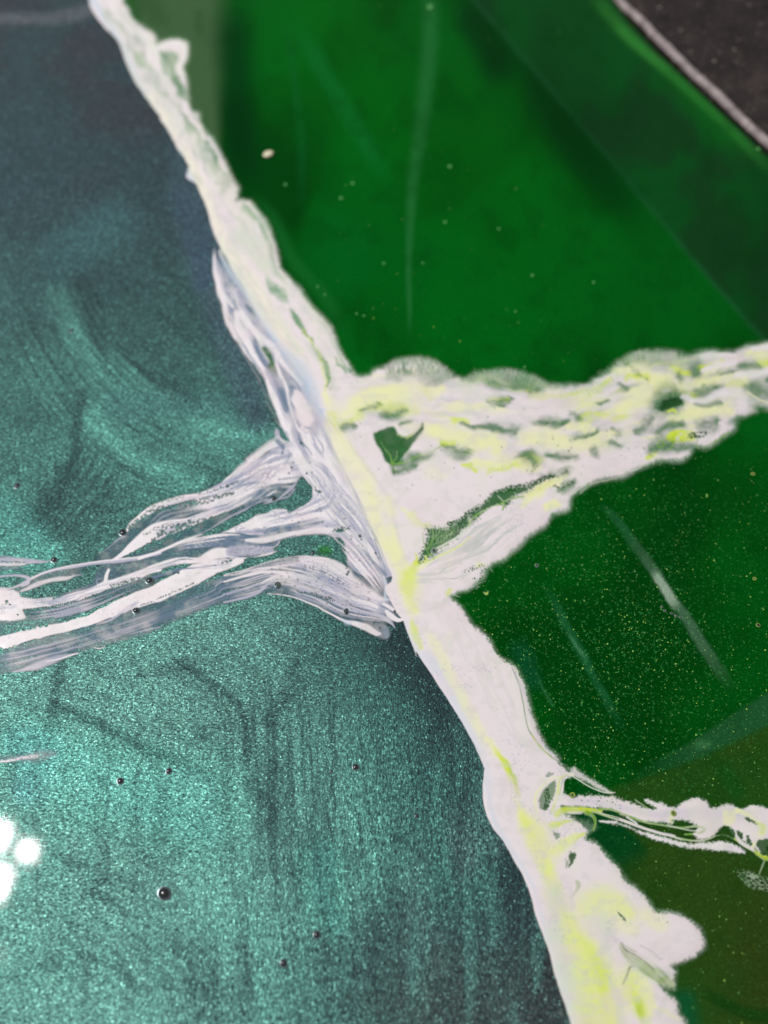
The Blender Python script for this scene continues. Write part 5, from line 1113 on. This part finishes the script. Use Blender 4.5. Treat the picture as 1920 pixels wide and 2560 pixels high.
E2 = smooth(T('C 540,-300,1 630,-100,1 690,0,1 850,150,1 960,270,1 1100,400,1 1300,590,1 1500,780,1 1659,930,1 1800,1045,1 2200,1370,1 2800,1870,1')[:, :2], 6)
rg = np.random.RandomState(4)
W = [on_table(x, y) for x, y in E2]
N = len(W); nrm = []
for k in range(N):
    t = (W[min(k + 1, N - 1)] - W[max(k - 1, 0)]).normalized(); nrm.append(Vector((-t.y, t.x, 0)) if (-t.y * 1 + t.x * 1) > 0 else Vector((t.y, -t.x, 0)))
slab = bpy.data.objects.new('stone_slab', None); COL.objects.link(slab); slab.location = W[N // 2]
tag(slab, 'dark speckled slab with a pale worn edge at the upper right corner', 'slab')
def strip(name, offs, mat, wob=0.0):
    """offs: list of (distance across, height)"""
    V = []; F = []; m = len(offs)
    wn = [rg.normal(0, 1) for _ in range(N)]; wn = np.convolve(wn, np.ones(5) / 5, 'same')
    for k in range(N):
        for q, (dd, z) in enumerate(offs):
            w_ = wob * wn[k] * (1 if 0 < q < m - 1 else .5)
            p = W[k] + nrm[k] * (dd + w_); V.append(Vector((p.x, p.y, z + w_ * .3)) - slab.location)
    for k in range(N - 1):
        for q in range(m - 1): F.append((k * m + q, k * m + q + 1, (k + 1) * m + q + 1, (k + 1) * m + q))
    return simple(name, V, F, mat, slab, True)
strip('worn_edge', [(-.0010, -.0012), (-.0009, -.0001), (-.0004, .0007), (.0003, .0011), (.0011, .0010), (.0016, .0007)], CHIP, .0007)
strip('slab_top', [(.0012, .0005), (.0020, .0008), (.03, .0009), (.12, .0009), (.5, .0009)], SLAB, 0)
strip('slab_side', [(-.0010, -.0009), (-.0011, -.012)], SLAB, 0)
tray = simple('tray', [(-.6, -.3, -.0125), (.9, -.3, -.0125), (.9, 1.3, -.0125), (-.6, 1.3, -.0125)], [(0, 1, 2, 3)], mat_plain('black_tray', (.012, .012, .012), .6))
tag(tray, kind='structure')
# side wall of the green pour, down into the dark gap
Vw = []; Fw = []
for k, (x, y) in enumerate(EDGE):
    p = on_table(x - 6.5, y); Vw += [(p.x, p.y, -.0012), (p.x + .0004, p.y + .0003, -.0124)]
    if k: Fw.append((2 * k - 2, 2 * k - 1, 2 * k + 1, 2 * k))
pw = simple('rim', Vw, Fw, mat_plain('green_resin_side', (.0, .03, .003), .3), top_green)
# ---------------------------------------------------------------- air bubbles
def mat_glass():
    m, nt, b = new_mat('clear_bubble_skin'); b.inputs['Base Color'].default_value = (.95, .97, .97, 1); b.inputs['Roughness'].default_value = .02
    b.inputs['Transmission Weight'].default_value = 1; b.inputs['IOR'].default_value = 1.33; return m
def mat_well():
    return mat_plain('bubble_shadow_well', (.010, .010, .012), .22, 0, 1.0)
GLASS = mat_glass(); WELL = mat_well(); RIMW = mat_plain('bubble_rim', (.30, .42, .32), .2); RIMG = mat_plain('bubble_rim_green', (.35, .5, .08), .2); RIMT = mat_plain('bubble_rim_teal', (.16, .20, .21), .3, .85)
def lathe(profile, n=24):
    V = []; F = []
    m = len(profile)
    for k in range(n):
        a = 2 * math.pi * k / n
        for r, z in profile: V.append((r * math.cos(a), r * math.sin(a), z))
    for k in range(n):
        for q in range(m - 1):
            F.append((k * m + q, ((k + 1) % n) * m + q, ((k + 1) % n) * m + q + 1, k * m + q + 1))
    return V, F
def lathe_mesh(name, prof, mat, n=24):
    V, F = lathe(prof, n); me = bpy.data.meshes.new(name); me.from_pydata(V, [], F); me.polygons.foreach_set('use_smooth', [True] * len(F)); me.materials.append(mat); me.update(); return me
dome = [(math.cos(t) * .78, math.sin(t) * .70 + .02) for t in np.linspace(0, math.pi / 2 - .02, 9)]
ring = [(.84 + .16 * math.cos(t), .02 + .16 * math.sin(t)) for t in np.linspace(-.6, math.pi + .6, 9)][::-1]
ring2 = [(.50 + .09 * math.cos(t), .10 + .09 * math.sin(t)) for t in np.linspace(-.6, math.pi + .6, 7)][::-1]
core = [(math.cos(t) * .34, math.sin(t) * .34 + .03) for t in np.linspace(0, math.pi / 2 - .02, 7)]
flare = [(1.22, .0), (1.08, .02), (.95, .07), (.86, .18), (.80, .32), (.75, .38)][::-1]
M_DOME = lathe_mesh('dome', dome, WELL); M_RT = lathe_mesh('rim', flare, RIMT); M_RG = lathe_mesh('rim', ring, RIMG); M_RW = lathe_mesh('rim', ring, RIMW)
M_INR = lathe_mesh('inner_ring', ring2, RIMG); M_INW = lathe_mesh('inner_ring', ring2, RIMW); M_CORE = lathe_mesh('core', core, WELL)
flat = [(.8, .03), (.0001, .05)]
M_FLAT = lathe_mesh('well', flat, WELL)
def bubble(x, y, r, label, kind='dome', rim=None, group='air bubbles in the teal resin', z=.00008):
    p = on_table(x, y, z); u = ((on_table(x + 1, y) - on_table(x, y)).length)
    e = bpy.data.objects.new('air_bubble', None); COL.objects.link(e); e.location = p; q_ = (x * 7 + y * 3) % 10 / 10; e.scale = (r * u * .8 * (.9 + .3 * q_), r * u * .8, r * u * .6); e.rotation_euler = (0, 0, x)
    tag(e, label, 'bubble', group)
    ps = [('dome', M_DOME), ('rim', rim or M_RT)] if kind == 'dome' else [('well', M_FLAT), ('rim', rim), ('inner_ring', M_INR if rim is M_RG else M_INW), ('core', M_CORE)]
    for nm, me in ps:
        o = bpy.data.objects.new(nm, me); COL.objects.link(o); o.parent = e
GT = 'air bubbles in the teal resin'; GL = 'air bubbles in the lacing'; GG = 'air bubbles in the green resin and its branches'
for a in [(411, 2234, 17, 'largest dark air bubble, alone on bright teal resin at lower left'), (301, 1953, 9.5, 'left bubble of the pair above the large bubble in the teal resin'), (422, 1928, 8, 'right bubble of the pair above the large bubble in the teal resin'),
          (889, 1918, 9, 'air bubble in the middle of the teal pool, level with the vein bulge'), (828, 1928, 4, 'tiny dull bubble just left of the mid teal bubble'), (1042, 2040, 6, 'small round black bubble nearest the white vein on dark teal'),
          (792, 2337, 10, 'upper right bubble of the pair near the bottom of the teal pool'), (709, 2408, 10, 'lower left bubble of the pair near the bottom of the teal pool'), (42, 1215, 8, 'small bubble above the lacing close to the left edge'),
          (179, 827, 6, 'blurred tiny bubble high up in the slate teal resin'), (307, 1332, 11, 'bubble at the pointed tip of the topmost lacing strand'), (135, 1400, 9, 'bubble at the tip of the grey streak near the left edge'),
          (782, 1382, 6, 'small bubble on the teal window inside the lacing')]:
    bubble(*a, kind='dome', group=GT)
bubble(374, 1453, 10, 'bubble lodged between two bright white strands of the lacing', z=.0004, group=GL)
bubble(341, 1528, 10, 'bubble just under the broad bright strand of the lacing', z=.0004, group=GL)
bubble(865, 1532, 7, 'bubble in the lower strand near where it meets the vein', z=.0005, group=GL)
bubble(694, 1464, 9, 'ringed bubble on the crest of the lower lavender strand', 'ring', M_RT, GL, .0005)
bubble(683, 1247, 7, 'bubble at the lower rim of the upper strand beside the teal window', 'dome', None, GL, .0004)
bubble(1085, 1378, 11, 'ringed bubble in the green crevice just above the yellow junction', 'ring', M_RW, GG, .0003)
bubble(1430, 1989, 8.5, 'ringed bubble with a small dark companion at the root of the lower branch', 'ring', M_RG, GG, .0006)
bubble(1423, 1990, 3.2, 'tiny black bubble touching the ringed bubble at the root of the lower branch', 'dome', M_RG, GG, .0006)
bubble(1682, 2034, 8.5, 'ringed bubble alone in the middle of the thin lower branch', 'ring', M_RG, GG, .0006)
bubble(1895, 1563, 7, 'bright bubble in the glittering green resin at the right edge', 'dome', M_RG, GG)
bubble(1886, 1447, 6, 'yellowish bubble above the bright one at the right edge', 'ring', M_RG, GG)
bubble(1342, 1414, 6, 'small bubble in the green resin right of the junction', 'dome', M_RW, GG)
bubble(1882, 1185, 6, 'pale ringed bubble below the right end of the broad branch', 'ring', M_RG, GG)
for k, (x, y, r) in enumerate([(1654, 1517, 4), (1662, 1527, 4.5), (1679, 1533, 4.5), (1689, 1540, 5), (1700, 1544, 4.5)]):
    bubble(x, y, r, ['first and leftmost tiny bubble of the chain beside the grey streak', 'second tiny bubble from the left in the chain by the grey streak', 'middle tiny bubble of the chain at the edge of the grey streak', 'fourth tiny bubble of the chain, on the grey streak', 'rightmost tiny bubble of the chain, on the grey streak'][k], 'dome', M_RW, 'chain of tiny bubbles at the grey streak')
# out-of-focus pale beads in the far green resin
def sphere_mesh(name, mat, n=14):
    prof = [(math.cos(t), math.sin(t)) for t in np.linspace(-math.pi / 2 + .02, math.pi / 2 - .02, 9)]
    return lathe_mesh(name, prof, mat, n)
BEAD = sphere_mesh('green_bead', mat_plain('pale_green_bead', (.10, .42, .10), .3)); CREAM = sphere_mesh('cream_bead', mat_plain('cream_bead', (.85, .78, .55), .4))
o = bpy.data.objects.new('cream_crumb', CREAM); COL.objects.link(o); p = on_table(671, 388, .0006); o.location = p; o.scale = (.0022, .0016, .0008); o.rotation_euler = (0, 0, .6)
tag(o, 'cream coloured crumb lying on the green resin beside the upper vein', 'crumb')
for k, (x, y, r, lb) in enumerate([(1076, 19, 8, 'blurred pale bead at the top edge of the green pool'), (882, 459, 4.5, 'upper of two faint beads right of the cream crumb'), (853, 496, 4.5, 'lower of two faint beads right of the cream crumb'),
        (714, 462, 4, 'faint bead just below the cream crumb'), (1125, 417, 5, 'faint round bead in the middle of the upper green pool'), (1113, 556, 4, 'bright bead below the one in the middle of the upper green pool'),
        (1247, 573, 3.5, 'faint bead right of centre in the upper green pool'), (795, 717, 3, 'upper of two yellow green beads close to the vein'), (813, 737, 3, 'lower of two yellow green beads close to the vein'), (1331, 689, 4, 'bead left of the yellow green bead above the broad branch'),
        (1484, 707, 3.5, 'yellow green bead above the crest of the broad branch'), (892, 785, 3, 'left bead of the small cluster above the broad branch'), (910, 790, 3, 'right bead of the small cluster above the broad branch'), (960, 659, 3.5, 'faint bead in the green between vein and streak'), (1896, 373, 5, 'faint bead on the rim beside the dark slab'),
        (1057, 658, 3, 'tiny bead on the pale streak in the upper green pool'), (1289, 779, 3, 'bead low in the upper green pool above the branch bulge'), (1312, 918, 3, 'bead close to the upper rim of the broad branch')]):
    o = bpy.data.objects.new('bead', BEAD); COL.objects.link(o); p = on_table(x, y, .0001); u = (on_table(x + 1, y) - on_table(x, y)).length
    o.location = p; o.scale = (r * u, r * u, r * u * .6); tag(o, lb, 'bead', 'pale beads trapped in the upper green resin')
# specks on the slab
CH = sphere_mesh('slab_grit', mat_plain('pale_grit', (.45, .38, .36), .5), 8); rg = np.random.RandomState(12); V0, F0 = lathe([(math.cos(t), math.sin(t)) for t in np.linspace(-1.5, 1.5, 5)], 7)
V = []; F = []
for k in range(150):
    x = rg.uniform(1560, 2000); y = rg.uniform(-60, 420)
    if float(past_edge(np.array([x]), np.array([y]))[0]) < 26: continue
    p = on_table(x, y, .0010) - slab.location; u = .00022 * (.5 + 2.2 * rg.rand() ** 4); n0 = len(V)
    V += [(p.x + a * u, p.y + b_ * u, p.z + c * u * .5) for a, b_, c in V0]; F += [tuple(i_ + n0 for i_ in f) for f in F0]
gt = simple('grit', V, F, CH.materials[0], slab, True); gt['kind'] = 'stuff'
